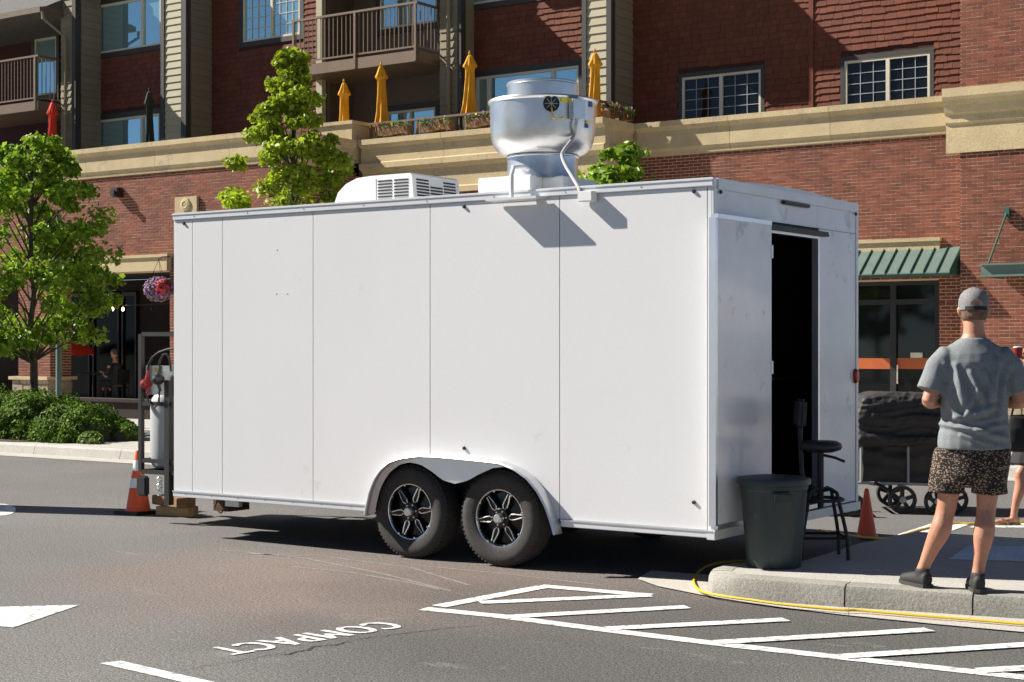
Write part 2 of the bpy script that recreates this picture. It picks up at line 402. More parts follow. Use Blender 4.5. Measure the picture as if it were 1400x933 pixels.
wander((225,918),(395,893),40,.014,.003,'crack'); wander((380,896),(470,876),34,.016,.011,'crack'); wander((465,877),(690,851),60,.012,.004,'crack')

for pts in ([(300,752),(420,764),(520,784),(615,808)], [(330,757),(450,762),(560,776),(640,800)], [(400,775),(480,783),(560,797),(600,806)], [(560,772),(690,785),(820,800)]):
    strip_px(pts, .028, .0018).build('tyre_scuff', 'scuff', road)

def slab(poly, z0, z1): return MB().prism([(p[0], p[1], z0) for p in poly], (0,0,z1-z0))
# the island the trailer's door opens on to: concrete top, kerb stones in lengths, gutter pan
kt = [onZ(*p, .15) for p in ((1024,766),(990,771),(973,776),(969,780),(975,784),(1010,789),(1075,794),(1155,800),(1250,806),(1330,811.5),(1400,816),(1620,832))]
kt[0] = Vector((-4.70, 9.95, .15))
back = [(6.0, 11.6), (-3.0, 12.1), (-4.55, 12.0), (-4.62, 11.0)]
ccx = Vector((-2.0, 10.6, 0))
def inset(p, d):
    v = (Vector((ccx.x, ccx.y, 0)) - Vector((p.x, p.y, 0))).normalized(); return Vector((p.x, p.y, 0)) + v*d
front_in = [inset(p, .15) for p in kt]
for i, p in enumerate(kt):                              # inward along the local normal instead of to the middle for the long straight
    if i >= 5:
        d = (kt[min(i+1, len(kt)-1)] - kt[i-1]).normalized(); front_in[i] = Vector((p.x - d.y*.15, p.y + d.x*.15, 0))
island = struct(slab([(p.x, p.y) for p in front_in] + back, -.02, .148).build('island_pavement', 'concrete'))
kerb = struct(bpy.data.objects.new('kerb', None)); col.objects.link(kerb)
def kerb_run(outer, inner, z, parent, cuts, name='kerb_stone', m='kerb_concrete'):
    """kerb stones with a sloped face and rounded nose; cuts = indices where a joint sits"""
    for a, b in zip(cuts[:-1], cuts[1:]):
        rings = []
        for i in range(a, b+1):
            o, n = Vector((outer[i].x, outer[i].y, 0)), Vector((inner[i].x, inner[i].y, 0)); d = (o - n).normalized()
            if i == a: sh = (Vector((outer[i+1].x-outer[i].x, outer[i+1].y-outer[i].y, 0))).normalized()*.005
            elif i == b: sh = (Vector((outer[i-1].x-outer[i].x, outer[i-1].y-outer[i].y, 0))).normalized()*.005
            else: sh = Vector((0,0,0))
            f = o + d*.012
            rings.append([v + sh for v in (n + Vector((0,0,-.03)), f + Vector((0,0,-.03)), f + Vector((0,0,0)), o + Vector((0,0,z*.78)), o - d*.012 + Vector((0,0,z*.94)), o - d*.035 + Vector((0,0,z)), n + Vector((0,0,z)))])
        MB().loft(rings).build(name, m, parent, smooth=35)
kerb_run(kt, front_in, .15, kerb, [0, 3, 7, 9, 11])
# more points would round the nose; the gutter pan lies in front of the kerb
gp_out = [onZ(*p) for p in ((872,793),(900,803),(960,815),(1050,830),(1160,843),(1280,855),(1400,866),(1650,889))]
gp_in = [onZ(*p) for p in ((884,789),(945,796),(975,802),(1050,812),(1160,826),(1280,838),(1400,850),(1650,873))]
gutter = struct(bpy.data.objects.new('gutter', None)); col.objects.link(gutter)
for a, b in ((0,4),(4,7)):
    P = [p.lerp(q, -.02) for p, q in zip(gp_out[a:b+1], gp_in[a:b+1])]; Q = [q + (q-p)*.5 for p, q in zip(gp_out[a:b+1], gp_in[a:b+1])]
    if a: P[0] = P[0].lerp(P[1], .006); Q[0] = Q[0].lerp(Q[1], .006)
    n = len(P); MB().add([p + Vector((0,0,.0085)) for p in P] + [p + Vector((0,0,.034)) for p in Q], [(i, i+1, n+i+1, n+i) for i in range(n-1)]).build('gutter_pan', 'concrete', gutter)
# dimpled warning panel let into the island, seen in the shade behind the man
a0, a1, b1, b0 = onZ(1297,765,.151), onZ(1420,768,.151), onZ(1400,747,.151), onZ(1322,747,.151)
pad = MB().add([a0, a1, b1, b0], [(0,1,2,3)])
for i in range(14):
    for j in range(9):
        p = (a0.lerp(a1, (i+.5)/14)).lerp(b0.lerp(b1, (i+.5)/14), (j+.5)/9); pad.lathe([(.016,0),(.011,.005),(0.001,.005)], p, 6)
pad.build('warning_panel', 'tactile', island)
MB().add([onZ(*p) + Vector((0,0,.004)) for p in ((1198,741),(1262,741),(1330,716),(1275,716))], [(0,1,2,3)]).build('painted_stripe', 'paint_white', road)
MB().add([onZ(*p) + Vector((0,0,.004)) for p in ((1325,722),(1440,722),(1440,714),(1345,714))], [(0,1,2,3)]).build('painted_stripe', 'paint_white', road)
# pavements along the building
LK, RK = 15.15, 19.2
pav = struct(MB().box(-90,-12,LK+.14,60,-.03,.148).box(-12,60,RK+.14,60,-.03,.147).build('pavement', 'concrete'))
xs = [x for x in np.arange(-45, -12, 1.85)]
kl = struct(bpy.data.objects.new('kerb_street', None)); col.objects.link(kl)
for x0, x1, Y in [(x, x+1.84, LK) for x in xs] + [(x, x+1.84, RK) for x in np.arange(-12, 14, 1.85)]:
    r = [[Vector((x, Y+.14, -.03)), Vector((x, Y-.03, -.03)), Vector((x, Y-.03, 0)), Vector((x, Y, .12)), Vector((x, Y+.03, .15)), Vector((x, Y+.14, .15))] for x in (x0, x1)]
    MB().loft(r).build('kerb_stone', 'concrete', kl)
struct(MB().add([(-45,LK-.45,.005),(-12,LK-.45,.005),(-12,LK,.006),(-45,LK,.006)], [(0,1,2,3)]).build('gutter_strip', 'concrete'))
struct(MB().add([(-12,RK-.45,.005),(16,RK-.45,.005),(16,RK,.006),(-12,RK,.006)], [(0,1,2,3)]).build('gutter_strip', 'concrete'))
bed = [onZ(px, py, .15) for px, py in ((-120,602),(60,605),(120,604),(150,602),(190,602),(184,593),(150,588),(-120,588))]
struct(slab([(p.x, p.y) for p in bed], .10, .158).build('planting_bed', 'soil'))

# ------------------------------------------------------------------ the brick and shingle building
YR, YP, YT, YL = 29.5, 29.2, 28.24, 25.6           # fronts: right wing, right pier, terrace block, left block
YLM, YLR, YM, YU = 29.6, 30.4, 30.4, 31.2          # upper walls: left bay, left recess, middle bay, right wing
CT = 6.3                                           # top of the stone cornice
XS = Xat(862, YR)                                  # right-hand side of the terrace block
XP = Xat(1313, YP)                                 # left edge of the right pier
XL0, XL1 = -52.0, Xat(380, YL)
TOP = 12.2
bld = thing('apartment_building', 'red brick and brown shingle apartment building with stone cornice, balconies and shops below', 'building', (-18, 30, 0))

def runs(x0, x1, z, h, holes):
    out = [(x0, x1)]
    for hx0, hx1, hz0, hz1 in holes:
        if z + h <= hz0 + .01 or z >= hz1 - .01: continue
        nxt = []
        for a, b in out:
            if hx1 <= a or hx0 >= b: nxt.append((a, b)); continue
            if hx0 > a: nxt.append((a, hx0))
            if hx1 < b: nxt.append((hx1, b))
        out = nxt
    return [(a, b) for a, b in out if b - a > .02]
def wall_boxes(x0, x1, y0, y1, z0, z1, holes):
    """solid wall with rectangular openings as a set of butted boxes"""
    zs = sorted({z0, z1, *[h for q in holes for h in q[2:] if z0 < h < z1]}); mb = MB()
    for a, b in zip(zs[:-1], zs[1:]):
        for p, q in runs(x0, x1, a, b - a, [h for h in holes if h[2] < b - .001 and h[3] > a + .001]): mb.box(p, q, y0, y1, a, b)
    return mb
BR, BC, BJ = .2, .0665, .0135
def bricks_y(x0, x1, Y, z0, z1, holes=()):
    out = []; n = int((z1 - z0) / BC + .2)
    for k in range(n):
        z = z0 + k*BC
        for a, b in runs(x0, x1, z, BC - BJ, holes):
            x = math.floor(a / BR) * BR - (BR/2 if k % 2 else 0)
            while x < b:
                p, q = max(a, x), min(b, x + BR - BJ)
                if q - p > .008: out.append((p, q, Y - .005 + rng.uniform(-.0015, .0015), Y + .004, z, z + BC - BJ))
                x += BR
    return out
def bricks_x(X, y0, y1, z0, z1):
    out = []; n = int((z1 - z0) / BC + .2)
    for k in range(n):
        z = z0 + k*BC; y = y0 - (BR/2 if k % 2 else 0)
        while y < y1:
            p, q = max(y0, y), min(y1, y + BR - BJ)
            if q - p > .03: out.append((X - .004, X + .005 + rng.uniform(-.0015,.0015), p, q, z, z + BC - BJ))
            y += BR
    return out
bricks = []
# ground-floor walls
SX0, SX1, SZ = Xat(1085, YR), Xat(1284, YR), Zat(1230, 384, YR)
holes_r = [(SX0, SX1, 0, SZ)]
wall_r = wall_boxes(XS, XP, YR, YR + .34, 0, CT - .1, holes_r)
wall_r.box(XS - 9.5, XS, YT, YT + .3, 0, 5.0).box(XS - .3, XS, YT + .3, YR - .002, 0, CT - .1).box(XP, XP + 9, YP, YR + .34, 0, TOP)
LO = [(XL0 + 2, Xat(21, YL), 0, Zat(163, 372, YL)), (Xat(64, YL), Xat(228, YL), 0, Zat(163, 372, YL))]
wall_r.v, wall_r.f = wall_r.v, wall_r.f
LW = wall_boxes(XL0, XL1, YL + .1, YL + .75, 0, 5.7, LO); wall_r.add(LW.v, LW.f)
wall_r.box(XL1 - .4, XL1, YL + .75, YT + .2, 0, 5.7).box(XL1, XS - 9.5, YT + .1, YT + .4, 0, 5.0)
wall = wall_r.build('wall', 'mortar', bld)
bricks += bricks_y(XS + .02, XP - .01, YR, 2.4, 5.6, holes_r)
bricks += bricks_y(XP, XP + 4.5, YP, .75, 5.2) + bricks_y(XP, XP + 4.5, YP, 6.36, 9.0)
bricks += bricks_y(SX1, XP - .01, YR, .75, 2.4)
bricks += bricks_x(XS, YT + .02, YR - .02, 2.6, 5.0)
bricks += bricks_y(XS - 9.5, XS, YT, 3.4, 5.0)
bricks += bricks_y(-38, XL1, YL + .1, .75, 5.62, LO)
bricks += bricks_x(XL1, YL + .12, YT, 3.4, 5.62)
bricks += bricks_x(Xat(64, YL), YL + .11, YL + .74, .75, LO[0][3])
pieces('brick', bricks, 'brick', wall, 300, restname='brickwork')
# stone bases of the piers, laid in rough blocks
stones = []
for x0, x1, Y in ((Xat(18, YL), Xat(66, YL), YL), (Xat(229, YL), Xat(300, YL), YL), (SX1, XP - .01, YR - .1), (XP - .02, XP + 4.5, YP - .1)):
    z = .148
    while z < .70:
        h = rng.uniform(.14, .2); h = min(h, .74 - z); x = x0
        while x < x1 - .02:
            w = min(rng.uniform(.22, .45), x1 - x); stones.append((x, x + w - .012, Y - rng.uniform(0, .025), Y + .12, z, z + h - .012)); x += w
        z += h
for y in np.arange(YL + .02, YL + .7, .24):
    for z in (.148, .33, .52): stones.append((Xat(64, YL) - .05, Xat(64, YL) + .05 + rng.uniform(0,.02), y, y + .228, z, z + .17))
pieces('base_stone', stones, 'stone_rough', wall, 120)
MB().box(Xat(15, YL), Xat(68, YL) , YL - .08, YL + .85, .74, .82).build('base_cap', 'stone', wall)
MB().box(Xat(226, YL), Xat(300, YL), YL - .08, YL + .099, .74, .82).build('base_cap', 'stone', wall)
MB().box(SX1 - .02, XP - .06, YR - .2, YR - .001, .742, .82).box(XP - .05, XP + 4.5, YP - .2, YP - .001, .741, .82).build('base_cap', 'stone', wall)

# stone cornices in lengths
def cornice(prof, x0, x1, Y, step=2.2, along='x', back=.06):
    xs = list(np.arange(x0, x1 - .6, step)) + [x1]
    for a, b in zip(xs[:-1], xs[1:]):
        a2, b2 = a + .004, b - .004
        pr = prof + [(-back, prof[-1][1]), (-back, prof[0][1])]
        rings = [[(Vector((x, Y - p, z)) if along == 'x' else Vector((Y + p, x, z))) for p, z in pr] for x in (a2, b2)]
        MB().loft(rings).build('cornice_stone', 'stone', bld, bevel=0)
c_std = [(0,5.6),(.05,5.6),(.06,5.68),(.10,5.74),(.10,6.10),(.13,6.14),(.19,6.19),(.19,6.3)]
c_mid = [(0,4.98),(.10,4.98),(.10,5.10),(.05,5.13),(.05,5.54),(.10,5.60),(.17,5.63),(.17,5.75),(.10,5.78),(.10,6.10),(.15,6.15),(.21,6.18),(.21,6.3)]
c_pier = [(0,5.18),(.05,5.18),(.05,5.70),(.09,5.74),(.09,5.88),(.14,5.92),(.18,6.05),(.26,6.14),(.28,6.2),(.28,6.36)]
cornice(c_std, XS + .22, XP - .30, YR); cornice(c_pier, XP - .26, XP + 6, YP, 2.6)
MB().box(XP - .27, XP - .02, YP + .06, YR - .2, 5.18, 6.36).build('cornice_stone', 'stone', bld)
cornice(c_mid, XL1 + .2, XS + .21, YT, 2.4); cornice(c_mid, YT + .065, YR + .05, XS, 1.6, 'y')
cornice(c_std, XL0, XL1 + .19, YL + .1, 2.4); cornice(c_std, YL + .17, YT - .22, XL1, 1.6, 'y')
# raised stone end of the planter wall beside the terrace rail
px0, px1 = Xat(422, 27.95), Xat(481, 27.95)
MB().box(px0, px1, 27.95, 28.9, CT - .5, Zat(470, 166, 27.95) - .08).build('planter_wall', 'stone', bld)
MB().box(px0, px1 + .05, 27.9, 28.95, Zat(470, 166, 27.95) - .08, Zat(470, 166, 27.95)).build('wall_coping', 'stone', bld)
# terrace floors and flat roof behind the right cornice
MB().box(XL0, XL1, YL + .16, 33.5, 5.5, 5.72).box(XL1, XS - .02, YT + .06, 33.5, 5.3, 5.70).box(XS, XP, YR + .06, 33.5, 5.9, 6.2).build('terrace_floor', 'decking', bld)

def window(px0, px1, py0, py1, Y, mull=(), grid=None, glass='glass', blind=False, trimw=.13, inset_=.05):
    """window surveyed on the wall plane Y: dark trim board, pale frame, panes, optional muntins; returns its hole"""
    xm = (px0 + px1) / 2; X0, X1 = Xat(px0, Y), Xat(px1, Y); z1, z0 = Zat(xm, py0, Y), Zat(xm, py1, Y)
    w = MB()
    for a in ((X0 - trimw, X1 + trimw, z1, z1 + trimw*1.1), (X0 - trimw, X1 + trimw, z0 - trimw, z0), (X0 - trimw, X0, z0, z1), (X1, X1 + trimw, z0, z1)):
        w.box(a[0], a[1], Y - .035, Y + .1, a[2], a[3])
    win = w.build('window', 'trim_dark', bld)
    f = .055; fr = MB()
    for a in ((X0, X1, z1 - f, z1), (X0, X1, z0, z0 + f), (X0, X0 + f, z0 + f, z1 - f), (X1 - f, X1, z0 + f, z1 - f)): fr.box(a[0], a[1], Y - .02, Y + .1, a[2], a[3])
    for m in mull: x = Xat(m, Y); fr.box(x - .04, x + .04, Y - .021, Y + .1, z0 + f, z1 - f)
    fr.build('frame', 'frame_light', win)
    ms = [X0 + f] + [Xat(m, Y) for m in mull] + [X1 - f]
    for i, (a, b) in enumerate(zip(ms[:-1], ms[1:])):
        a += .04 if i else 0; b -= .04 if i < len(ms) - 2 else 0
        MB().add([(a, Y + .03, z0 + f), (b, Y + .03 + rng.uniform(-.004,.004), z0 + f), (b, Y + .03 + rng.uniform(-.004,.004), z1 - f), (a, Y + .03, z1 - f)], [(0,1,2,3)]).build('pane', glass, win)
        if grid:
            nx, nz = grid; g = MB()
            for k in range(1, nx): x = a + (b - a)*k/nx; g.box(x - .007, x + .007, Y + .012, Y + .026, z0 + f, z1 - f)
            for k in range(1, nz): z = z0 + f + (z1 - z0 - 2*f)*k/nz; g.box(a, b, Y + .013, Y + .025, z - .007, z + .007)
            g.build('muntin', 'plastic_grey' if glass == 'glass_dark' else 'frame_light', win)
    return (X0 - trimw + .005, X1 + trimw - .005, z0 - trimw + .005, z1 + trimw*1.1 - .005)
W1 = window(106, 221, 3, 70, YLM, (131, 195)); W2 = window(105, 219, 162, 214, YLM, (129, 194))
W3 = window(333, 411, -12, 53, YLR, (372,), (4, 4)); W5 = window(651, 792, 98, 168, YM, (668, 756)); W4 = window(640, 790, -70, -3, YM, (690, 750))
W6 = window(933, 1041, 101, 164, YU, (986,), (3, 4), 'glass_dark', trimw=.085); W7 = window(1155, 1272, 78, 143, YU, (1214,), (3, 4), 'glass_dark', trimw=.085)
# a blind hanging inside the shaded right-hand window is seen as a paler upper half
uw = MB()
def shingled(x0, x1, Y, z0, z1, holes, course=.142, wmin=.15, wmax=.3, jag=.02):
    out = []; z = z0
    while z < z1:
        for a, b in runs(x0, x1, z, course, holes):
            x = a - rng.uniform(0, .15)
            while x < b:
                w = rng.uniform(wmin, wmax); p, q = max(a, x), min(b, x + w - .006)
                if q - p > .03:
                    dz = rng.uniform(-jag, jag*.6)
                    out.append((p, q, Y - .032 - rng.uniform(0, .006), Y, z + dz, min(z + course + .012, z1 + .05)))
                x += w
        z += course
    return out
sh = shingled(Xat(864, YU), XP, YU, 6.15, 9.9, [W6, W7, (Xat(1107, YU), Xat(1113, YU), 0, 20)])
sh += shingled(Xat(631, YM), Xat(796, YM), YM, 6.2, 10.3, [W4, W5])
sh += shingled(Xat(105, YLM), Xat(221, YLM), YLM, 6.2, 11.2, [W1, W2])
sh += shingled(Xat(286, YLR), Xat(434, YLR), YLR, 6.2, 11, [W3])
for x0, x1, Y in ((Xat(862, YU), XP, YU), (Xat(630, YM), Xat(798, YM), YM), (Xat(100, YLM), Xat(222, YLM), YLM), (Xat(284, YLR), Xat(436, YLR), YLR)):
    hs = [h for h in (W1, W2, W3, W4, W5, W6, W7) if h[0] > x0 - .3 and h[1] < x1 + .3]
    uwall = wall_boxes(x0, x1, Y + .001, Y + .3, 5.6, TOP, [(h[0] + .05, h[1] - .05, h[2] + .05, h[3] - .05) for h in hs]).build('upper_wall', 'shingle_backing', bld)
pieces('shingle', sh, 'shingle', uwall, 300, taper=.25, restname='shingle_cladding')
MB().box(Xat(1107, YU), Xat(1113, YU), YU - .05, YU + .05, 6.2, TOP).build('trim_board', 'shingle', uwall)
# rooms behind the tall panes stay dark
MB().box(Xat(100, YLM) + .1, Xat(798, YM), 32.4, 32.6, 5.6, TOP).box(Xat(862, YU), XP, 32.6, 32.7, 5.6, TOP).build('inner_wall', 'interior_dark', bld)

def siding_y(x0, x1, Y, z0, z1, m='siding', name='siding_board', h=.19, back='trim_dark'):
    w = MB().box(x0, x1, Y, Y + .25, z0, z1).build('siding_wall', m, bld)
    bx = [(x0, x1, Y - .03, Y - .001, z, z + h + .004) for z in np.arange(z0, z1 - .02, h)]
    pieces(name, bx, m, w, 80, taper=.15)
    return w
def siding_x(X, y0, y1, z0, z1, m='siding', h=.19):
    w = MB().box(X - .2, X, y0, y1, z0, z1).build('siding_wall', m, bld)
    mb = MB()
    for z in np.arange(z0, z1 - .02, h):
        MB().add([(X+.001, y0, z), (X+.026, y0, z), (X+.006, y0, z+h-.004), (X+.001, y0, z+h-.004), (X+.001, y1, z), (X+.026, y1, z), (X+.006, y1, z+h-.004), (X+.001, y1, z+h-.004)],
                 [(0,1,2,3),(4,7,6,5),(0,4,5,1),(1,5,6,2),(2,6,7,3)]).build('siding_board', m, w)
def trim_y(x0, x1, Y, z0=5.7, z1=TOP, m='trim_dark'): MB().box(x0, x1, Y - .05, Y + .12, z0, z1).build('corner_board', m, bld)
# left bay corner, middle column, middle bay corner, far-left column
siding_y(Xat(226, YLM-.1), Xat(249, YLM-.1), YLM - .1, 5.7, TOP); trim_y(Xat(221.5, YLM-.1), Xat(226, YLM-.1), YLM - .1); trim_y(Xat(249.2, YLM-.1), Xat(256, YLM-.1), YLM - .1)
siding_x(Xat(256, YLM-.1) - .004, YLM + .03, YLR + .3, 5.7, TOP, 'siding_shaded')
siding_y(Xat(803, YM-.1), Xat(830, YM-.1), YM - .1, 5.7, TOP); trim_y(Xat(797, YM-.1), Xat(803, YM-.1), YM - .1); trim_y(Xat(830.3, YM-.1), Xat(837, YM-.1), YM - .1)
siding_x(Xat(837, YM-.1) - .004, YM + .03, YU + .2, 5.7, TOP, 'siding_shaded')
siding_y(Xat(602, 29.8), Xat(627, 29.8), 29.8, 5.7, TOP, 'siding_shaded'); trim_y(Xat(627.2, 29.8), Xat(632, 29.8), 29.8); MB().box(Xat(604, 29.8), Xat(628, 29.8), 30.06, 30.7, 5.7, TOP).build('column_core', 'siding_shaded', bld)
siding_y(Xat(84, 28.75), Xat(100, 28.75), 28.75, 5.7, TOP, 'siding_shaded'); trim_y(Xat(100.2, 28.75), Xat(105, 28.75), 28.75); siding_x(Xat(105, 28.75) - .004, 28.9, YLM, 5.7, TOP, 'siding_shaded')
# gutter pipe down the far-left column
p = onY(58, 15, 27.9); cx_, cz_ = Xat(91, 28.68), Zat(91, 52, 28.68)
MB().tube([(p.x - .05, 27.95, p.z), (p.x - .05, 27.95, p.z - .18), (cx_, 28.64, cz_), (cx_, 28.64, 5.75)], .045, 8).build('downpipe', 'siding_shaded', bld)
MB().tube([(Xat(613, 29.7), 29.7, TOP), (Xat(613, 29.7), 29.7, 5.75)], .05, 8).build('downpipe', 'siding_shaded', bld)

def balcony(x0, x1, y0, y1, zs0, zs1, zr, posts, name='balcony', sidewall=True):
    b = MB().box(x0, x1, y0 + .02, y1, zs0, zs1).build(name, 'trim_brown', bld)
    MB().box(x0 - .02, x1 + .02, y0 - .02, y0 + .019, zs0 - .03, zs1 + .02).box(x1 + .001, x1 + .03, y0 + .02, y1, zs0 - .03, zs1 + .02).build('fascia_board', 'metal_brown', b)
    MB().box(x0 - .02, x1 + .03, y0 - .03, y0 + .03, zr - .05, zr).box(x1 - .03, x1 + .03, y0 + .031, y1, zr - .05, zr).build('handrail', 'metal_brown', b)
    MB().box(x0, x1, y0 - .015, y0 + .015, zs1 + .09, zs1 + .13).box(x1 - .015, x1 + .015, y0 + .016, y1, zs1 + .09, zs1 + .13).build('bottom_rail', 'metal_brown', b)
    for x in posts: MB().box(x - .03, x + .03, y0 - .045, y0 - .001, zs0 - .02, zr - .05).build('post', 'metal_brown', b)
    me = MB().box(-.009, .009, -.009, .009, zs1 + .13, zr - .05); bm_ = None
    for x in np.arange(x0 + .09, x1 - .03, .135):
        if bm_ is None: bm_ = me.build('baluster', 'metal_brown', b); bm_.location = (x, y0, 0); continue
        c = bm_.copy(); col.objects.link(c); c.location = (x, y0, 0)
    for y in np.arange(y0 + .13, y1 - .05, .135): c = bm_.copy(); col.objects.link(c); c.location = (x1, y, 0)
    return b
bx0, bx1 = Xat(401, 29.1), Xat(570, 29.1)
balcony(bx0, bx1, 29.1, 30.9, Zat(486, 93, 29.1), Zat(486, 81, 29.1), Zat(486, 15, 29.1), [bx0 + .03, Xat(486, 29.1), bx1 - .03])
lb0, lb1 = Xat(-90, 28.06), Xat(52, 28.06)
balcony(lb0, lb1, 28.06, 29.9, Zat(52, 149, 28.06), Zat(52, 139, 28.06), Zat(52, 75, 28.06), [Xat(-30, 28.06), Xat(49, 28.06)])
# loggia backs behind the balconies
lg = MB().box(Xat(436, YLR), Xat(604, 29.8) + .02, 31.6, 31.8, 5.6, TOP).box(Xat(436, YLR), Xat(436, YLR) + .1, YLR + .3, 31.6, 5.6, TOP).build('loggia_wall', 'trim_brown', bld)
window(520, 598, -25, 36, 31.55, (560,)); window(530, 596, 150, 186, 31.55, (562,))
MB().box(Xat(432, 29.9), Xat(440, 29.9), 29.9, 30.05, 5.7, TOP).build('post', 'siding', bld)
tb = MB().box(XL0, Xat(84, 28.75), 30.6, 30.8, 5.6, TOP).build('loggia_wall', 'shingle_backing', bld)
pieces('shingle', shingled(lb0 + 3, Xat(48, 30.6), 30.6, 8.2, 10.4, []), 'shingle_tan', tb, 60, taper=.25, restname='shingle_cladding')
window(48, 78, 52, 130, 30.45, ())
# balcony roofs; unseen eaves set for their shadows; added box shading the right wing
def eave_roof(x0, x1, y0, y1, z, rise, name='eave_roof'):
    r = MB().prism([(x0, y0, z), (x0, y1, z), (x0, y1, z + rise), (x0, y0, z + .12)], (x1 - x0, 0, 0)).build(name, 'roof_shingle', bld)
    MB().box(x0, x1 + .04, y0 - .12, y0 - .001, z - .02, z + .13).build('gutter', 'trim_brown', r)
    MB().box(x1 + .001, x1 + .04, y0, y1, z - .05, z + .16).build('barge_board', 'trim_brown', r)
ex = Xat(58, 28.06); ez = Zat(56, 17, 28.06)
eave_roof(lb0 - 4, ex, 28.06, 30.8, ez, 1.5)
eave_roof(bx0 - .6, -23.15, 29.0, 31.2, 11.1, .9)
MB().box(Xat(837, YM) + .01, Xat(837, YM) + .95, 29.9, YU, 9.65, 10.85).build('shade_box', 'siding', bld)  # added above the view only to cast shade on the shingles
eave_roof(Xat(837, YM) - 3.5, Xat(837, YM) + 1.3, 29.78, YU, 10.88, .8)
# arcade behind the left block: dark ceiling, shop front and floor
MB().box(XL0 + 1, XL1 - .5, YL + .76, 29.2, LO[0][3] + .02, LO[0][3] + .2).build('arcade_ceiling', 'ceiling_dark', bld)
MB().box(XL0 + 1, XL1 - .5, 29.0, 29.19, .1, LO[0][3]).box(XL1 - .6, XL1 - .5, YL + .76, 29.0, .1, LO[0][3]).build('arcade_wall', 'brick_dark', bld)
sf = MB()
for pxa, pxb in ((92, 122), (126, 162), (166, 186)):
    a, b = Xat(pxa, 28.9), Xat(pxb, 28.9); sf.box(a, a + .06, 28.9, 28.98, .15, 3.0).box(b - .06, b, 28.9, 28.98, .15, 3.0).box(a + .06, b - .06, 28.9, 28.98, 2.9, 3.0)
sf = sf.build('shop_front', 'black_metal', bld)
for pxa, pxb in ((92, 122), (126, 162), (166, 186)):
    a, b = Xat(pxa, 28.9) + .06, Xat(pxb, 28.9) - .06; MB().add([(a, 28.95, .15), (b, 28.95, .15), (b, 28.95, 2.9), (a, 28.95, 2.9)], [(0,1,2,3)]).build('pane', 'glass_shade', sf)
# lintel, plaque, wall lamp on the left block
MB().box(LO[1][0] - .1, LO[1][1] + .06, YL - .06, YL + .09, LO[1][3] - .01, LO[1][3] + .30).build('lintel', 'stone', bld)
MB().box(LO[1][0] - .16, LO[1][1] + .12, YL - .1, YL + .09, LO[1][3] + .301, LO[1][3] + .37).build('lintel_cap', 'stone', bld)
qx0, qx1, qz1, qz0 = Xat(238, YL), Xat(268, YL), Zat(253, 269, YL), Zat(253, 291, YL)
pq = MB().box(qx0, qx1, YL + .02, YL + .09, qz0, qz1).build('stone_plaque', 'stone', bld)
MB().lathe([(.16,0),(.15,-.03),(.08,-.045),(.05,-.03),(.001,-.04)], ((qx0+qx1)/2, YL + .02, (qz0+qz1)/2), 14, axis='y').build('carved_roundel', 'stone', pq)
lx, lz = Xat(161, YL), Zat(161, 264, YL)
wl_ = MB().box(lx - .11, lx + .09, YL - .10, YL + .09, lz - .1, lz + .12).build('wall_lamp', 'black_metal', bld, bevel=.01)
MB().lathe([(.06,0),(.075,-.09),(.001,-.09)], (lx + .01, YL - .1, lz - .01), 12, axis='y').build('lamp_lens', 'black_plastic', wl_)
# shop front of the right wing: doors, orange bands, handles, transoms
YF = YR + .22
fr = MB().box(SX0, SX1, YF, YF + .1, SZ - .08, SZ)
for px in (1100, 1160, 1221, 1282): x = Xat(px, YF); fr.box(x - .06, x + .06, YF - .004, YF + .1, .147, SZ - .08)
tz = Zat(1230, 413, YF); fr.box(SX0, SX1, YF - .002, YF + .1, tz - .05, tz + .05)
shop = fr.build('shop_front', 'black_metal', bld)
for a, b in ((1100,1160),(1160,1221),(1221,1282)):
    X0, X1 = Xat(a, YF) + .06, Xat(b, YF) - .06
    MB().add([(X0, YF+.05, tz+.05), (X1, YF+.05, tz+.05), (X1, YF+.05, SZ-.08), (X0, YF+.05, SZ-.08)], [(0,1,2,3)]).build('pane', 'glass_dark', shop)
    MB().add([(X0, YF+.05, .2), (X1, YF+.05, .2), (X1, YF+.05, tz-.05), (X0, YF+.05, tz-.05)], [(0,1,2,3)]).build('pane', 'glass_dark', shop)
    zb = Zat((a+b)/2, 497, YF); MB().box(X0, X1, YF + .035, YF + .048, zb - .11, zb + .10).build('orange_band', 'orange_band', shop)
hx = Xat(1228, YF); hz = Zat(1228, 512, YF)
MB().tube([(hx, YF+.02, hz+.18), (hx, YF-.05, hz+.18), (hx, YF-.05, hz-.18), (hx, YF+.02, hz-.18)], .014, 6).build('door_handle', 'galvanised', shop)
nx_, nz_ = Xat(1252, YF), Zat(1252, 486, YF)
MB().box(nx_ - .12, nx_ + .12, YF + .036, YF + .047, nz_ - .05, nz_ + .05).build('door_notice', 'frame_light', shop)
MB().box(SX0, SX1, YF + 2.4, YF + 2.6, 0, 3).box(SX0 - .1, SX0, YF + .2, YF + 2.6, 0, 3).box(SX1, SX1 + .1, YF + .2, YF + 2.6, 0, 3).box(SX0, SX1, YF + .12, YF + 2.6, SZ, SZ + .1).build('shop_room', 'interior_dark', bld)
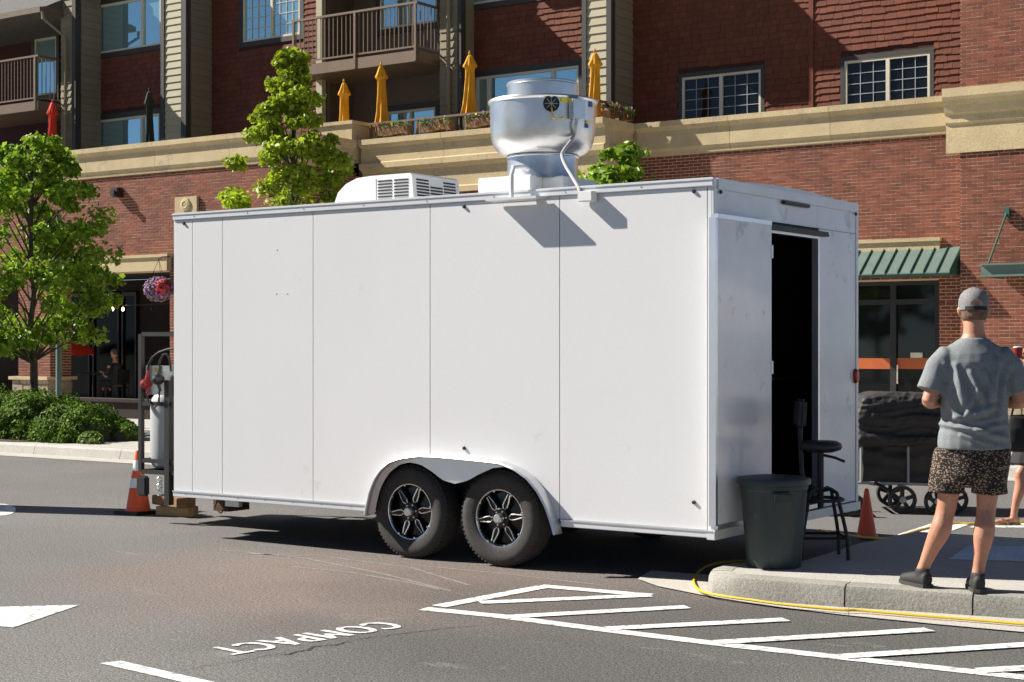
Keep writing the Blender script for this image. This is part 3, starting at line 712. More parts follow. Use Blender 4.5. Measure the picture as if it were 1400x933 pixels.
# lintel and standing-seam metal awning over it
lz1 = Zat(1280, 325, YR)
MB().box(Xat(1080, YR), Xat(1286, YR), YR - .07, YR - .013, lz1 - .5, lz1 - .07).build('lintel', 'stone', bld)
MB().box(Xat(1078, YR), Xat(1288, YR), YR - .11, YR - .013, lz1 - .068, lz1).build('lintel_cap', 'stone', bld)
ax1, az1, az0, ay0 = Xat(1315, YR - .02), Zat(1315, 337, YR - .02), Zat(1300, 372, YR - .64), YR - .64
ax0 = Xat(1080, YR)
aw = MB().prism([(ax0, ay0, az0 - .05), (ax0, YR - .02, az0 - .05), (ax0, YR - .02, az0 + .02), (ax0, ay0, az0 - .01)], (ax1 - ax0, 0, 0)).build('awning', 'green_dark', bld)
MB().add([(ax1, ay0, az0), (ax1, YR - .02, az0), (ax1, YR - .02, az1 - .02)], [(0,1,2)]).add([(ax1-.004, ay0, az0), (ax1-.004, YR - .02, az0), (ax1-.004, YR - .02, az1 - .02)], [(2,1,0)]).build('awning_end', 'green_dark', aw)
n = int((ax1 - ax0) / .245); w = (ax1 - ax0) / n
for k in range(n):
    a, b = ax0 + k*w, ax0 + (k+1)*w - .012; dj = rng.uniform(-.003, .003)
    MB().add([(a, ay0 - .02, az0), (b, ay0 - .02, az0 + dj), (b, YR - .02, az1 + dj), (a, YR - .02, az1), (a, ay0 - .02, az0 - .02), (b, ay0 - .02, az0 - .02), (b, YR - .02, az1 - .02), (a, YR - .02, az1 - .02)],
             [(0,1,2,3),(7,6,5,4),(0,4,5,1),(1,5,6,2),(2,6,7,3),(3,7,4,0)]).build('roof_pan', 'metal_green', aw)
    MB().add([(b, ay0 - .03, az0 - .01), (b + .012, ay0 - .03, az0 - .01), (b + .012, YR - .02, az1 - .01), (b, YR - .02, az1 - .01), (b, ay0 - .03, az0 + .04), (b + .012, ay0 - .03, az0 + .04), (b + .012, YR - .02, az1 + .04), (b, YR - .02, az1 + .04)],
             [(0,1,2,3),(4,5,6,7),(0,1,5,4),(1,2,6,5),(2,3,7,6),(3,0,4,7)]).build('standing_seam', 'green_dark', aw)
# flat steel canopy hung from the pier by a rod
k0, ky, kz1, kz0 = Xat(1341, 28.0), 28.0, Zat(1341, 361, 28.0), Zat(1341, 379, 28.0)
can = MB().box(k0 + .05, k0 + 4, ky + .05, YP - .03, kz0 + .06, kz0 + .11).build('canopy', 'green_dark', bld)
MB().box(k0, k0 + 4, ky + .02, ky + .05, kz0, kz1).box(k0, k0 + 4, ky - .05, ky + .019, kz1 - .03, kz1).box(k0, k0 + 4, ky - .05, ky + .019, kz0, kz0 + .03).build('canopy_channel', 'metal_green', can)
MB().box(k0, k0 + .049, ky + .051, YP - .03, kz0, kz1).build('canopy_channel', 'metal_green', can)
wz = Zat(1367, 289, YP)
MB().tube([(k0 + .1, YP - .03, wz), (k0 + .1, ky + .1, kz1)], .018, 8).build('hanger_rod', 'green_dark', can)
MB().box(k0 + .05, k0 + .15, YP - .1, YP - .02, wz - .16, wz + .06).build('rod_plate', 'green_dark', can)
# terrace rail
tr_z = Zat(504, 169, YT + .15); rx0, rx1 = Xat(506, YT + .15), XS - .12
rail = MB().box(rx0, rx1 + .03, YT + .12, YT + .18, tr_z - .045, tr_z).box(rx1 - .03, rx1 + .03, YT + .181, YR, tr_z - .045, tr_z).build('terrace_rail', 'metal_brown', bld)
me0 = MB().box(-.009, .009, -.009, .009, CT - .02, tr_z - .045).build('baluster', 'metal_brown', rail); me0.location = (rx0 + .05, YT + .15, 0)
for x in np.arange(rx0 + .17, rx1, .12): c = me0.copy(); col.objects.link(c); c.location = (x, YT + .15, 0)
for y in np.arange(YT + .3, YR, .12): c = me0.copy(); col.objects.link(c); c.location = (rx1, y, 0)
for x in np.arange(rx0 + .02, rx1 + .1, 1.37): MB().box(x - .025, x + .025, YT + .125, YT + .175, CT - .02, tr_z - .046).build('post', 'metal_brown', rail)
# added low wall, kept near black for the dark band before the arcade
pw = thing('added_wall', 'low brown stone wall, added for the dark band before the arcade patio', 'wall', (-24, 21.6, .15))
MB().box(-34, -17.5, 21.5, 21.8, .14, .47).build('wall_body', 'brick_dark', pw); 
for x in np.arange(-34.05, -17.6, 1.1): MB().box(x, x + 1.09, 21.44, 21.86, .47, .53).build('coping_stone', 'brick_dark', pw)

def smooth_path(P, n=8):
    out = []
    for i in range(len(P) - 1):
        a, b, c, d = P[max(i-1,0)], P[i], P[i+1], P[min(i+2, len(P)-1)]
        for k in range(n):
            u = k/n; out.append(.5*((2*b) + (c - a)*u + (2*a - 5*b + 4*c - d)*u*u + (3*b - a - 3*c + d)*u**3))
    return out + [P[-1]]

# ------------------------------------------------------------------ the white food trailer
TX0, TX1, TY0, TY1, TZ0, TZ1 = -9.975, -4.915, 9.33, 11.72, .335, 2.70
tr = thing('food_trailer', 'long white enclosed food trailer with twin black wheels and a steel roof fan', 'trailer', (-7.4, 10.5, 0))
# inner shell: dark void behind the skins, floor, ceiling
DY0, DY1, DZ0, DZ1 = 10.10, 10.965, .43, 2.385            # doorway in the end wall
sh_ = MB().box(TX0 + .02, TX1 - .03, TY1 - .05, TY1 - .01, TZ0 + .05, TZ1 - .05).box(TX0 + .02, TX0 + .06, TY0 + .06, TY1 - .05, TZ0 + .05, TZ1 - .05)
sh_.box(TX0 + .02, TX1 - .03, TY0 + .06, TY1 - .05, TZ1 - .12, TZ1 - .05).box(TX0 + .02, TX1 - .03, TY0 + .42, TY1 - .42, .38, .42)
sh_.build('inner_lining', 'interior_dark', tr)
# wheel opening and fender drawn on the side plane
fo = [onY(*p, TY0) for p in ((508.5,704),(511,690),(515,672),(521,656),(530,642),(543,631),(560,625.5),(580,623),(600,623.5),(630,626),(660,629),(690,632.5),(712,641),(730,654),(744,671),(755,692),(762,712),(767,730))]
fi = [onY(*p, TY0) for p in ((514,704),(517,690),(521,672),(527,658),(536,645),(549,635),(562,632),(577,635),(592,644),(607,656),(624,661.5),(642,657),(658,648),(676,640),(694,638),(712,645),(728,658),(741,675),(751,695),(757,714),(761,730))]
def arch_z(x):
    for a, b in zip(fo[:-1], fo[1:]):
        if a.x <= x <= b.x: return a.z + (b.z - a.z) * (x - a.x) / (b.x - a.x)
    return -1
seams = [TX0 + .012] + [Xat(p, TY0) for p in (263, 304, 428, 588, 765, 967)] + [TX1 - .012]
RZ0, RZ1 = TZ0 + .052, TZ1 - .062
for a, b in zip(seams[:-1], seams[1:]):
    a, b = a + .0032, b - .0032
    xs = sorted({a, b, *[p.x for p in fo if a < p.x < b]}); rr = []
    for x in xs:
        z = max(RZ0, arch_z(x)); rr.append([Vector((x, TY0, z)), Vector((x, TY0, RZ1)), Vector((x, TY0 + .05, RZ1)), Vector((x, TY0 + .05, z))])
    MB().loft(rr).build('side_panel', 'skin_white', tr)
bk = []
xs = sorted({TX0 + .02, TX1 - .02, *[p.x for p in fo]})
MB().loft([[Vector((x, TY0 + .006, max(RZ0, arch_z(x)))), Vector((x, TY0 + .006, RZ1)), Vector((x, TY0 + .048, RZ1)), Vector((x, TY0 + .048, max(RZ0, arch_z(x))))] for x in xs]).build('seam_backing', 'seam', tr)
# far side and nose skins
MB().box(TX0 + .01, TX1 - .01, TY1 - .009, TY1, RZ0, RZ1).build('side_panel', 'skin_white', tr)
MB().box(TX0, TX0 + .019, TY0 + .002, TY1 - .01, RZ0, RZ1).build('nose_panel', 'skin_white', tr)
# top and bottom rails, corner posts, roof
def rail_pair(z0, z1, m, name, proud):
    for y0, y1 in ((TY0 - proud, TY0 + .05), (TY1 - .05, TY1 + proud)): MB().box(TX0 - .004, TX1 + .004, y0, y1, z0, z1).build(name, m, tr, bevel=.004)
MB().box(TX0 - .004, TX1 + .004, TY0 - .014, TY0 + .05, TZ1 - .060, TZ1).build('top_rail', 'alu_paint', tr, bevel=.006)
MB().box(TX0 - .004, TX1 + .006, TY0 - .020, TY0 - .0141, TZ1 - .016, TZ1 - .004).build('drip_edge', 'alu_paint', tr)
MB().box(TX0 - .004, TX1 + .004, TY1 - .05, TY1 + .012, TZ1 - .060, TZ1).build('top_rail', 'alu_paint', tr, bevel=.006)
f0, f1 = fo[0].x - .003, fo[-1].x + .003
for a, b in ((TX0, f0), (f1, TX1)):
    MB().box(a, b, TY0 - .012, TY0 + .05, TZ0, TZ0 + .050).build('bottom_rail', 'alu_paint', tr, bevel=.004)
    MB().box(a, b, TY0 - .018, TY0 - .0125, TZ0 + .040, TZ0 + .050).build('rail_lip', 'aluminium', tr)
MB().box(TX0 + .02, TX1, TY1 - .05, TY1 + .01, TZ0, TZ0 + .05).build('bottom_rail', 'alu_paint', tr)
rr = [[Vector((x, TY0 + .05 + (TY1 - TY0 - .1)*t, TZ1 - .02 + .045*math.sin(math.pi*t))) for t in np.linspace(0, 1, 9)] for x in (TX0 + .02, TX1 - .002)]
for q in rr: q += [Vector((q[0].x, TY1 - .05, TZ1 - .05)), Vector((q[0].x, TY0 + .05, TZ1 - .05))]
MB().loft(rr).build('roof', 'skin_white', tr, smooth=True)
# end wall: panels round the doorway
E0, E1 = TX1 - .045, TX1
sy = Xat  # (unused alias kept short)
pY = lambda px: onX(px, HY, TX1).y
ysp = pY(1117.5)
for y0, y1, z0, z1 in ((TY0 + .05, DY0 - .03, TZ0 + .06, DZ1 + .075), (TY0 + .05, ysp - .002, DZ1 + .079, TZ1 - .075), (ysp + .002, TY1 - .045, DZ1 + .079, TZ1 - .075), (DY1 + .03, TY1 - .045, TZ0 + .06, DZ1 + .075)):
    MB().box(E0, E1 - .003, y0, y1, z0, z1).build('end_panel', 'skin_end', tr)
MB().box(E0 - .002, E1 - .012, TY0 + .05, DY0 - .03, TZ0 + .06, TZ1 - .07).box(E0 - .002, E1 - .012, DY1 + .03, TY1 - .05, TZ0 + .06, TZ1 - .07).box(E0 - .002, E1 - .012, DY0 - .03, DY1 + .03, DZ1 + .05, TZ1 - .07).build('seam_backing', 'seam', tr)
MB().box(E0, E1 + .003, TY0 + .001, TY0 + .046, TZ0 + .052, TZ1 - .0605).build('corner_post', 'alu_paint', tr, bevel=.004)
MB().box(E0, E1 + .003, TY1 - .042, TY1 + .004, TZ0 + .052, TZ1 - .0605).build('corner_post', 'alu_paint', tr, bevel=.004)
MB().box(E0, E1 + .010, TY0 + .051, TY1 - .051, TZ1 - .074, TZ1 - .001).build('top_rail', 'alu_paint', tr, bevel=.005)
MB().box(E0, E1 + .018, TY0 - .014, TY1 + .01, TZ0 - .012, TZ0 + .0515).build('rear_sill', 'alu_paint', tr, bevel=.004)
MB().box(E0, E1 + .006, DY0 - .029, DY0, DZ0 - .03, DZ1 + .03).box(E0, E1 + .006, DY1, DY1 + .029, DZ0 - .03, DZ1 + .03).box(E0, E1 + .006, DY0, DY1, DZ1, DZ1 + .03).box(E0, E1 + .006, DY0, DY1, DZ0 - .03, DZ0).build('door_frame', 'aluminium', tr)
MB().box(E1, E1 + .045, DY0 - .07, DY1 + .10, DZ1 + .034, DZ1 + .052).box(E1 + .0, E1 + .05, DY0 - .07, DY1 + .10, DZ1 + .018, DZ1 + .033).build('drip_cap', 'black_metal', tr)
# door leaf folded back flat against the end wall, its free edge just past the corner
LX0, LX1, LY0 = TX1 + .015, TX1 + .062, 9.235
leaf = MB().box(LX0 + .004, LX1, LY0 + .03, DY0 - .035, DZ0, DZ1 + .04).build('door', 'skin_end', tr)
MB().box(LX0, LX1 + .004, LY0, LY0 + .0295, DZ0 - .005, DZ1 + .045).box(LX0, LX1 + .004, LY0 + .03, DY0 - .035, DZ1 + .0405, DZ1 + .07).box(LX0, LX1 + .004, LY0 + .03, DY0 - .035, DZ0 - .03, DZ0 - .0005).build('door_edge', 'aluminium', leaf)
for z in (.62, 1.4, 2.2): MB().tube([(LX1, DY0 - .03, z), (LX1, DY0 - .03, z + .09)], .011, 8).build('hinge', 'aluminium', leaf)
# clearance light bar, tail lights, marker lights and rivets
ca, cb = onX(1068, 277, TX1), onX(1103, 283, TX1)
MB().box(TX1 + .001, TX1 + .03, ca.y, cb.y, ca.z - .012, ca.z + .016).build('light_bar', 'black_plastic', tr, bevel=.006)
tl = MB().lathe([(.001,.030),(.026,.026),(.034,.01),(.034,0)], (TX1, TY1 - .06, 1.36), 16, axis='x'); tl.v = [(x, y, 1.36 + (z - 1.36)*1.7) for x, y, z in tl.v]
tl.build('tail_light', 'red_lens', tr, smooth=True)
for px, py in ((635,283),(949,262),(635,613),(949,687),(252,306)):
    p = onY(px, py, TY0); MB().lathe([(.013,.001),(.013,-.010),(.008,-.016),(.001,-.016)], p, 10, axis='y').build('marker_stud', 'black_plastic', tr)
for px, py in ((379,342),(378,402),(393,402)): MB().lathe([(.006,.001),(.006,-.002),(.001,-.003)], onY(px, py, TY0), 8, axis='y').build('screw', 'plastic_grey', tr)
for px, py in ((984,263),(1169,293)):
    p = onX(px, py, TX1); MB().lathe([(.013,.0),(.012,.012),(.001,.014)], p + Vector((.004,0,0)), 10, axis='x').build('marker_stud', 'black_plastic', tr)
rv = MB()
for x in np.arange(TX0 + .15, f0, .30): rv.lathe([(.006,0),(.004,-.004),(.001,-.004)], (x, TY0 - .012, TZ0 + .03), 6, axis='y')
for x in np.arange(TX0 + .25, TX1 - .1, .61): rv.lathe([(.006,0),(.004,-.004),(.001,-.004)], (x, TY0 - .014, TZ1 - .035), 6, axis='y')
rv.build('rivets', 'plastic_grey', tr, kind='stuff')
# fender: flat double-arch plate with a rolled rim standing out
pl = []
n1, n2 = len(fo), len(fi)
def resample(P, n):
    L = [0]
    for a, b in zip(P[:-1], P[1:]): L.append(L[-1] + (b - a).length)
    out = []
    for t in np.linspace(0, L[-1], n):
        k = max(i for i in range(len(L)) if L[i] <= t + 1e-9); k = min(k, len(P) - 2)
        out.append(P[k].lerp(P[k+1], (t - L[k]) / (L[k+1] - L[k])))
    return out
NF = 60
def by_x(P, f):
    return [v for v in P]
FO, FI = resample(fo, NF), resample(fi, NF)
# pair outer and inner points by their station along the arch so that the plate has no twists
fen = MB().loft([[Vector((o.x, TY0 - .022, o.z)), Vector((i.x, TY0 - .022, i.z)), Vector((i.x, TY0 - .018, i.z)), Vector((o.x, TY0 - .018, o.z))] for o, i in zip(FO, FI)]).build('fender', 'aluminium', tr, smooth=30)
ctr = Vector(((fo[0].x + fo[-1].x)/2, TY0, .45))
rim = []
for k, o in enumerate(FO):
    d = (FO[min(k+1, NF-1)] - FO[max(k-1, 0)]).normalized(); nrm = Vector((-d.z, 0, d.x))
    if nrm.dot(o - ctr) < 0: nrm = -nrm
    rim.append([o + nrm*a + Vector((0, b, 0)) for a, b in ((-.004,-.02),(-.010,-.085),(-.002,-.095),(.010,-.088),(.014,-.02),(.014,.0),(.004,.0))])
MB().loft(rim).build('fender_rim', 'aluminium', fen, smooth=45)
MB().box(fo[0].x + .02, fo[-1].x - .02, TY0 + .30, TY0 + .34, .30, .98).box(fo[0].x + .02, fo[-1].x - .02, TY0 + .05, TY0 + .34, .981, 1.0).build('wheel_well', 'under', tr)
# wheels
def wheel(X, y_out, out=-1, detail=True):
    c = Vector((X, y_out, .352)); s = -out           # s: inwards
    P = lambda L: [(r, s*h) for r, h in L]
    w = MB().lathe(P([(.205,.205),(.198,.10),(.190,.075),(.120,.072),(.075,.060),(.001,.060)]), c, 40, axis='y').build('wheel', 'rim_black', tr, smooth=30)
    MB().lathe(P([(.200,.02),(.214,.006),(.235,.0),(.275,-.008),(.312,-.004),(.332,.012),(.345,.035),(.351,.06),(.352,.11),(.351,.16),(.345,.185),(.332,.208),(.300,.222),(.210,.215)]), c, 56, axis='y').build('tyre', 'rubber', w, smooth=50)
    if not detail: return
    tread = MB()
    for k in range(64):
        t = 2*math.pi*k/64; ct, st = math.cos(t), math.sin(t)
        m = Matrix.Translation(c + Vector((.344*ct, s*.036, .344*st))) @ Matrix.Rotation(-t, 4, 'Y')
        tread.obox(m, .012, .034, .018)
    tread.build('tread_blocks', 'rubber', w, kind='stuff')
    MB().lathe(P([(.196,.030),(.203,.012),(.209,.010),(.212,.016)]), c, 48, axis='y').build('rim_lip', 'rim_milled', w, smooth=40)
    MB().lathe(P([(.188,.05),(.196,.028),(.200,.026),(.200,.06)]), c, 48, axis='y').build('rim_ring', 'rim_black', w, smooth=40)
    for k in range(8):
        t = 2*math.pi*(k+.3)/8; q = c + Vector((.199*math.cos(t), 0, .199*math.sin(t)))
        MB().lathe(P([(.008,.02),(.008,.008),(.001,.006)]), q, 8, axis='y').build('rim_bolt', 'rim_milled', w)
    for k in range(6):
        t = 2*math.pi*(k+.12)/6; ct, st = math.cos(t), math.sin(t)
        at_ = lambda r, o, h: c + Vector((r*ct - o*st, s*h, r*st + o*ct))
        loop = [at_(.072,.006,.030), at_(.095,.020,.030), at_(.125,.019,.030), at_(.188,.009,.028), at_(.188,-.009,.028), at_(.125,-.019,.030), at_(.095,-.020,.030), at_(.072,-.006,.030)]
        MB().prism([at_(.060,.016,.036), at_(.095,.026,.036), at_(.125,.025,.036), at_(.192,.022,.034), at_(.192,-.022,.034), at_(.125,-.025,.036), at_(.095,-.026,.036), at_(.060,-.016,.036)], (0, s*.03, 0)).build('spoke', 'rim_black', w)
        MB().tube(loop[:4] , .0048, 6).tube(loop[4:], .0048, 6).build('spoke_edge', 'rim_milled', w)
        q = at_(.052, 0, .03); MB().lathe(P([(.009,.035),(.009,.01),(.005,.004),(.001,.004)]), q + Vector((0,0,0)) - Vector((0, s*.02, 0)), 8, axis='y').build('lug_nut', 'rim_milled', w)
    MB().lathe(P([(.075,.062),(.074,.025),(.066,.018),(.034,.018)]), c, 28, axis='y').build('hub', 'rim_black', w, smooth=35)
    MB().lathe(P([(.036,.03),(.036,-.012),(.030,-.022),(.014,-.026),(.001,-.022)]), c, 20, axis='y').build('hub_cap', 'galvanised', w, smooth=40)
WX1, WX2 = Xat(563.5, 9.40), Xat(686, 9.40)
for X in (WX1, WX2): wheel(X, 9.36); wheel(X, 11.66, 1, False)
# chassis
ch_ = MB()
for y in (9.72, 11.33): ch_.box(TX0 + .1, TX1 - .05, y - .03, y + .03, .34, .45)
for x in np.arange(TX0 + .3, TX1, .6): ch_.box(x - .025, x + .025, 9.75, 11.3, .345, .44)
ch_.build('chassis', 'under', tr)
MB().box(TX0 + .05, fo[0].x, TY0 + .06, TY1 - .06, .451, .47).box(fo[-1].x, TX1 - .05, TY0 + .06, TY1 - .06, .451, .47).box(fo[0].x, fo[-1].x, TY0 + .35, TY1 - .35, .451, .47).build('floor', 'under', tr)
for X in (WX1, WX2): MB().tube([(X, 9.6, .36), (X, 11.45, .36)], .04, 10).build('axle', 'under', tr)
q = onY(309, 694, 9.75)
MB().box(q.x - .1, q.x + .08, 9.7, 9.95, .19, .33).tube([(q.x - .02, 9.68, .30), (q.x - .05, 9.66, .22), (q.x + .03, 9.66, .18), (q.x + .08, 9.68, .24)], .008, 6).build('stabiliser_jack', 'rust', tr)
MB().box(q.x + .14, q.x + .3, 9.6, 9.64, .25, .345).build('frame_gusset', 'alu_paint', tr)
# counter, shelf and equipment seen through the doorway
MB().box(-6.1, -5.40, 10.2, 11.64, 1.32, 1.355).box(-6.1, -5.42, 10.2, 11.64, .42, 1.319).build('counter', 'black_metal', tr); MB().box(-5.399, -5.38, 10.2, 11.64, 1.325, 1.355).build('counter_edge', 'galvanised', tr)
MB().box(-6.3, -5.5, 9.42, 10.0, .42, 1.9).build('fridge', 'black_metal', tr)
MB().box(-8.6, -8.5, 10.0, 11.6, 1.2, 1.9).build('shelf_unit', 'black_metal', tr)
bp_ = onX(1091, 510, -5.5); bp_.z = 1.355
bt = thing('bottle', 'small brown sauce bottle with pale label on the counter inside the doorway', 'bottle', bp_)
MB().lathe([(.001,0),(.032,0),(.033,.01),(.033,.12),(.026,.15),(.013,.17),(.013,.2)], bp_, 16).build('bottle_body', 'brown_glass', bt, smooth=True)
MB().lathe([(.034,.04),(.034,.11)], bp_, 16).build('bottle_label', 'plastic_white', bt); MB().lathe([(.016,.2),(.016,.225),(.001,.225)], bp_, 12).build('bottle_cap', 'plastic_white', bt)

# air conditioner on the roof
ay, ax_l, ax_r = 10.30, Xat(456, 10.30), Xat(563, 10.30); ah = Zat(563, 236, 10.30) - TZ1
prof = [(ax_l, .0), (ax_l + .005, .10), (ax_l + .05, .2), (ax_l + .14, ah - .05), (ax_l + .26, ah - .008), (ax_l + .40, ah), (ax_r - .02, ah), (ax_r, ah - .015), (ax_r + .03, 0)]
ac = MB().loft([[Vector((x, ay + d, TZ1 + z * s_)) for x, z in prof] for d, s_ in ((0, .985), (.02, 1), (.62, 1), (.64, .985))]).build('air_conditioner', 'plastic_white', tr, smooth=25)
gx0, gx1 = ax_r - .36, ax_r - .035
for k in range(9):
    z = TZ1 + .052 + k*.026
    for a, b in ((gx0, (gx0+gx1)/2 - .012), ((gx0+gx1)/2 + .012, gx1)): MB().box(a + (.02 if b < gx1 - .1 else 0) * 0, b, ay - .004, ay + .002, z, z + .013).build('grille_slot', 'black_plastic', ac)
    if k < 10:
        for j in range(3):
            if j == 1 and k > 6: continue
            y0 = ay + .05 + j*.185; zz_ = z; xx = ax_r + .03 * (1 - (zz_ - TZ1 + .006) / (ah - .015)) + .002
            MB().box(xx - .02, xx + .002, y0, y0 + .165, zz_, zz_ + .014).build('grille_slot', 'black_plastic', ac)
MB().box(gx0 - .025, gx0 - .018, ay - .003, ay + .01, TZ1 + .02, TZ1 + ah - .03).build('panel_joint', 'plastic_grey', ac)
# kitchen exhaust fan with spun steel bowl
fy = 10.20; fx = Xat(742, fy); fc = Vector((fx, fy, 0))
fan = MB().lathe([(.268,3.05),(.305,3.058),(.345,3.080),(.376,3.118),(.394,3.17),(.402,3.24),(.405,3.32),(.408,3.44),(.418,3.447),(.424,3.458),(.418,3.468),(.40,3.470),(.28,3.474)], fc, 64).build('exhaust_fan', 'galvanised', tr, smooth=50)
MB().lathe([(.280,3.474),(.272,3.48),(.272,3.585),(.279,3.59),(.279,3.602),(.27,3.61),(.15,3.622),(.001,3.625)], fc, 48).build('top_cap', 'galvanised', fan, smooth=35)
MB().lathe([(.285,2.86),(.272,2.90),(.270,3.03),(.278,3.035),(.278,3.045),(.262,3.052)], fc, 48).build('neck', 'galvanised', fan, smooth=35)
MB().box(fx - .37, fx + .12, fy - .34, fy - .18, TZ1 - .02, 2.875).box(fx - .3, fx + .3, fy - .179, fy + .3, TZ1 - .02, 2.87).build('roof_curb', 'plastic_white', fan, bevel=.008)
def on_bowl(px, z, r=.409):
    for t in np.linspace(-2.5, .6, 700):
        p = fc + Vector((r*math.cos(t), r*math.sin(t), z))
        if abs(seen(p)[0] - px) < .6: return p, t
    return fc + Vector((0, -r, z)), -math.pi/2
def plate_on(px, z, w, h, m, name, d=.004, parent=None):
    p, t = on_bowl(px, z); mt = Matrix.Translation(p + Vector((math.cos(t), math.sin(t), 0))*d/2) @ Matrix.Rotation(t, 4, 'Z')
    return MB().obox(mt, d, w, h).build(name, m, parent or fan, bevel=.004 if d > .02 else 0)
p, t = on_bowl(754, 3.395); n_ = Vector((math.cos(t), math.sin(t), 0)); u_ = Vector((-n_.y, n_.x, 0))
MB().add([p + n_*.004 + u_*.055*math.cos(a) + Vector((0,0,.055*math.sin(a))) for a in np.linspace(0, 2*math.pi, 24, endpoint=False)], [tuple(range(24))]).build('vent_hole', 'black_plastic', fan)
MB().tube([p + n_*.006 + u_*.057*math.cos(a) + Vector((0,0,.057*math.sin(a))) for a in np.linspace(0, 2*math.pi, 25)], .005, 6).build('vent_ring', 'black_metal', fan)
vg = MB()
for a in (0, math.pi/4, math.pi/2, 3*math.pi/4): vg.tube([p + n_*.006 + u_*.05*math.cos(a) + Vector((0,0,.05*math.sin(a))), p + n_*.006 - u_*.05*math.cos(a) - Vector((0,0,.05*math.sin(a)))], .0022, 5)
vg.build('vent_guard', 'plastic_grey', fan)
plate_on(786, 3.36, .115, .145, 'galvanised', 'switch_box', .06); plate_on(776, 3.455 - .03, .105, .035, 'sticker_yellow', 'sticker')
plate_on(800, 3.40, .05, .11, 'plastic_white', 'sticker'); plate_on(808, 3.42, .05, .04, 'sticker_blue', 'sticker'); plate_on(803, 3.28, .03, .03, 'sticker_yellow', 'sticker'); plate_on(803, 3.25, .03, .03, 'sticker_blue', 'sticker')
pb, tb_ = on_bowl(776, 3.31)
MB().tube([p + n_*.01 + Vector((0,0,-.03)), p + n_*.03 + Vector((.02,-.01,-.12)), pb + Vector((-.02,-.03,-.02)), pb + Vector((.02,-.05,-.01))], .006, 6).build('yellow_wire', 'yellow_cord', fan)
jb = onY(803, 269, TY0 - .045)
ob = lambda px, z, o, r_=.405: (lambda q: q[0] + Vector((math.cos(q[1]), math.sin(q[1]), 0))*o)(on_bowl(px, z, r_))
pc = [ob(786, 3.30, .03), ob(784, 3.24, .035), ob(780, 3.15, .04, .39), onY(772, 204, 9.68), onY(768.5, 213, 9.62), onY(773, 226, 9.55), onY(783, 243, 9.45), onY(791, 257, 9.32), onY(793, 264, TY0 - .045)]
MB().tube(smooth_path(pc), .013, 8).build('conduit', 'plastic_grey', fan, smooth=True)
MB().box(jb.x - .055, jb.x + .06, TY0 - .085, TY0 - .0145, jb.z - .035, jb.z + .035).build('junction_box', 'plastic_white', fan, bevel=.004)
# grease tray and spout over the roof edge
g0, g1 = Xat(664, TY0 - .14), Xat(733, TY0 - .14); gz = Zat(700, 272, TY0 - .14)
MB().box(g0, g1, TY0 - .145, TY0 - .0205, gz - .006, gz + .012).build('grease_tray', 'alu_paint', fan)
sp = onY(700, 245, TY0 - .07)
MB().tube([(sp.x + .0, 9.46, 2.86), (sp.x, 9.40, 2.875), (sp.x, TY0 - .05, 2.86), (sp.x, TY0 - .075, 2.80), (sp.x, TY0 - .075, gz + .0)], .016, 8).build('grease_spout', 'plastic_white', fan, smooth=True)

# tongue with gas cage
tg = MB()
for y in (9.95, 11.1): tg.bar((TX0 + .2, y, .40), (-11.1, 10.52, .40), .06, .09)
tg.box(-11.25, -10.9, 10.48, 10.56, .36, .46).build('tow_frame', 'black_metal', tr)
cg0, cg1, cy0, cy1, cz0, cz1 = -11.06, -10.02, 9.95, 10.85, .455, Zat(214, 457, 9.95)
cage = MB()
for x in (cg0, cg1 - .3, cg1):
    for y in (cy0, cy1): cage.box(x - .02, x + .02, y - .02, y + .02, cz0, cz1 - .0)
cage.box(Xat(231, cy0) - .03, Xat(231, cy0) + .03, cy0 - .03, cy0 + .03, .17, Zat(231, 520, cy0))
for z in (cz0, cz0 + .10, cz1 + .0, Zat(200, 552, cy0)):
    for y in (cy0, cy1): cage.box(cg0 + .021, cg1, y - .018, y + .018, z - .018, z + .018)
    for x in (cg0, cg1): cage.box(x - .018, x + .018, cy0 + .021, cy1 - .021, z - .018, z + .018)
cage.box(cg0 + .0, cg1, cy0 + .03, cy1, cz0 - .02, cz0 + .006)
cage.build('gas_cage', 'black_metal', tr)
p0 = Vector((Xat(231, 10.2), 10.2, cz0 + .012))
tk = thing('gas_cylinder', 'tall grey propane cylinder standing in the black cage on the trailer tongue', 'gas cylinder', p0)
zt = Zat(231, 545, 10.2) - p0.z
MB().lathe([(.001,0),(.10,0),(.155,.03),(.168,.09),(.168,zt - .08),(.155,zt),(.11,zt + .06),(.05,zt + .09),(.001,zt + .095)], p0, 28).build('tank', 'propane', tk, smooth=40)
MB().lathe([(.10,zt + .05),(.11,zt + .28),(.105,zt + .28),(.10,zt + .1)], p0, 24).build('collar', 'propane', tk, smooth=40)
MB().tube([p0 + Vector((0,0,zt + .08)), p0 + Vector((0,0,zt + .2))], .02, 8).build('valve', 'amber', tk)
pl_ = MB().box(Xat(191, cy0 - .03), Xat(236, cy0 - .03), cy0 + .045, cy0 + .052, Zat(200, 540, cy0), Zat(200, 500, cy0)).build('regulator_panel', 'galvanised', tr)
p = onY(215, 505, cy0 + .03); MB().box(p.x - .05, p.x + .04, cy0 + .038, cy0 + .044, p.z - .03, p.z + .02).build('sticker', 'sticker_yellow', pl_)
for px, py, r, m in ((200, 525, .044, 'regulator_red'), (216, 519, .048, 'black_plastic')):
    p = onY(px, py, cy0 - .06); MB().lathe([(.001,-.06),(r*.7,-.05),(r,-.02),(r,.02),(r*.7,.05),(.001,.06)], p, 18, axis='y').tube([p + Vector((0,0,r*.7)), p + Vector((0,.03,r + .07))], .018, 8).tube([p - Vector((0,0,r*.6)), p + Vector((.01,.02,-r - .06))], .014, 8).build('regulator', m, pl_, smooth=40)
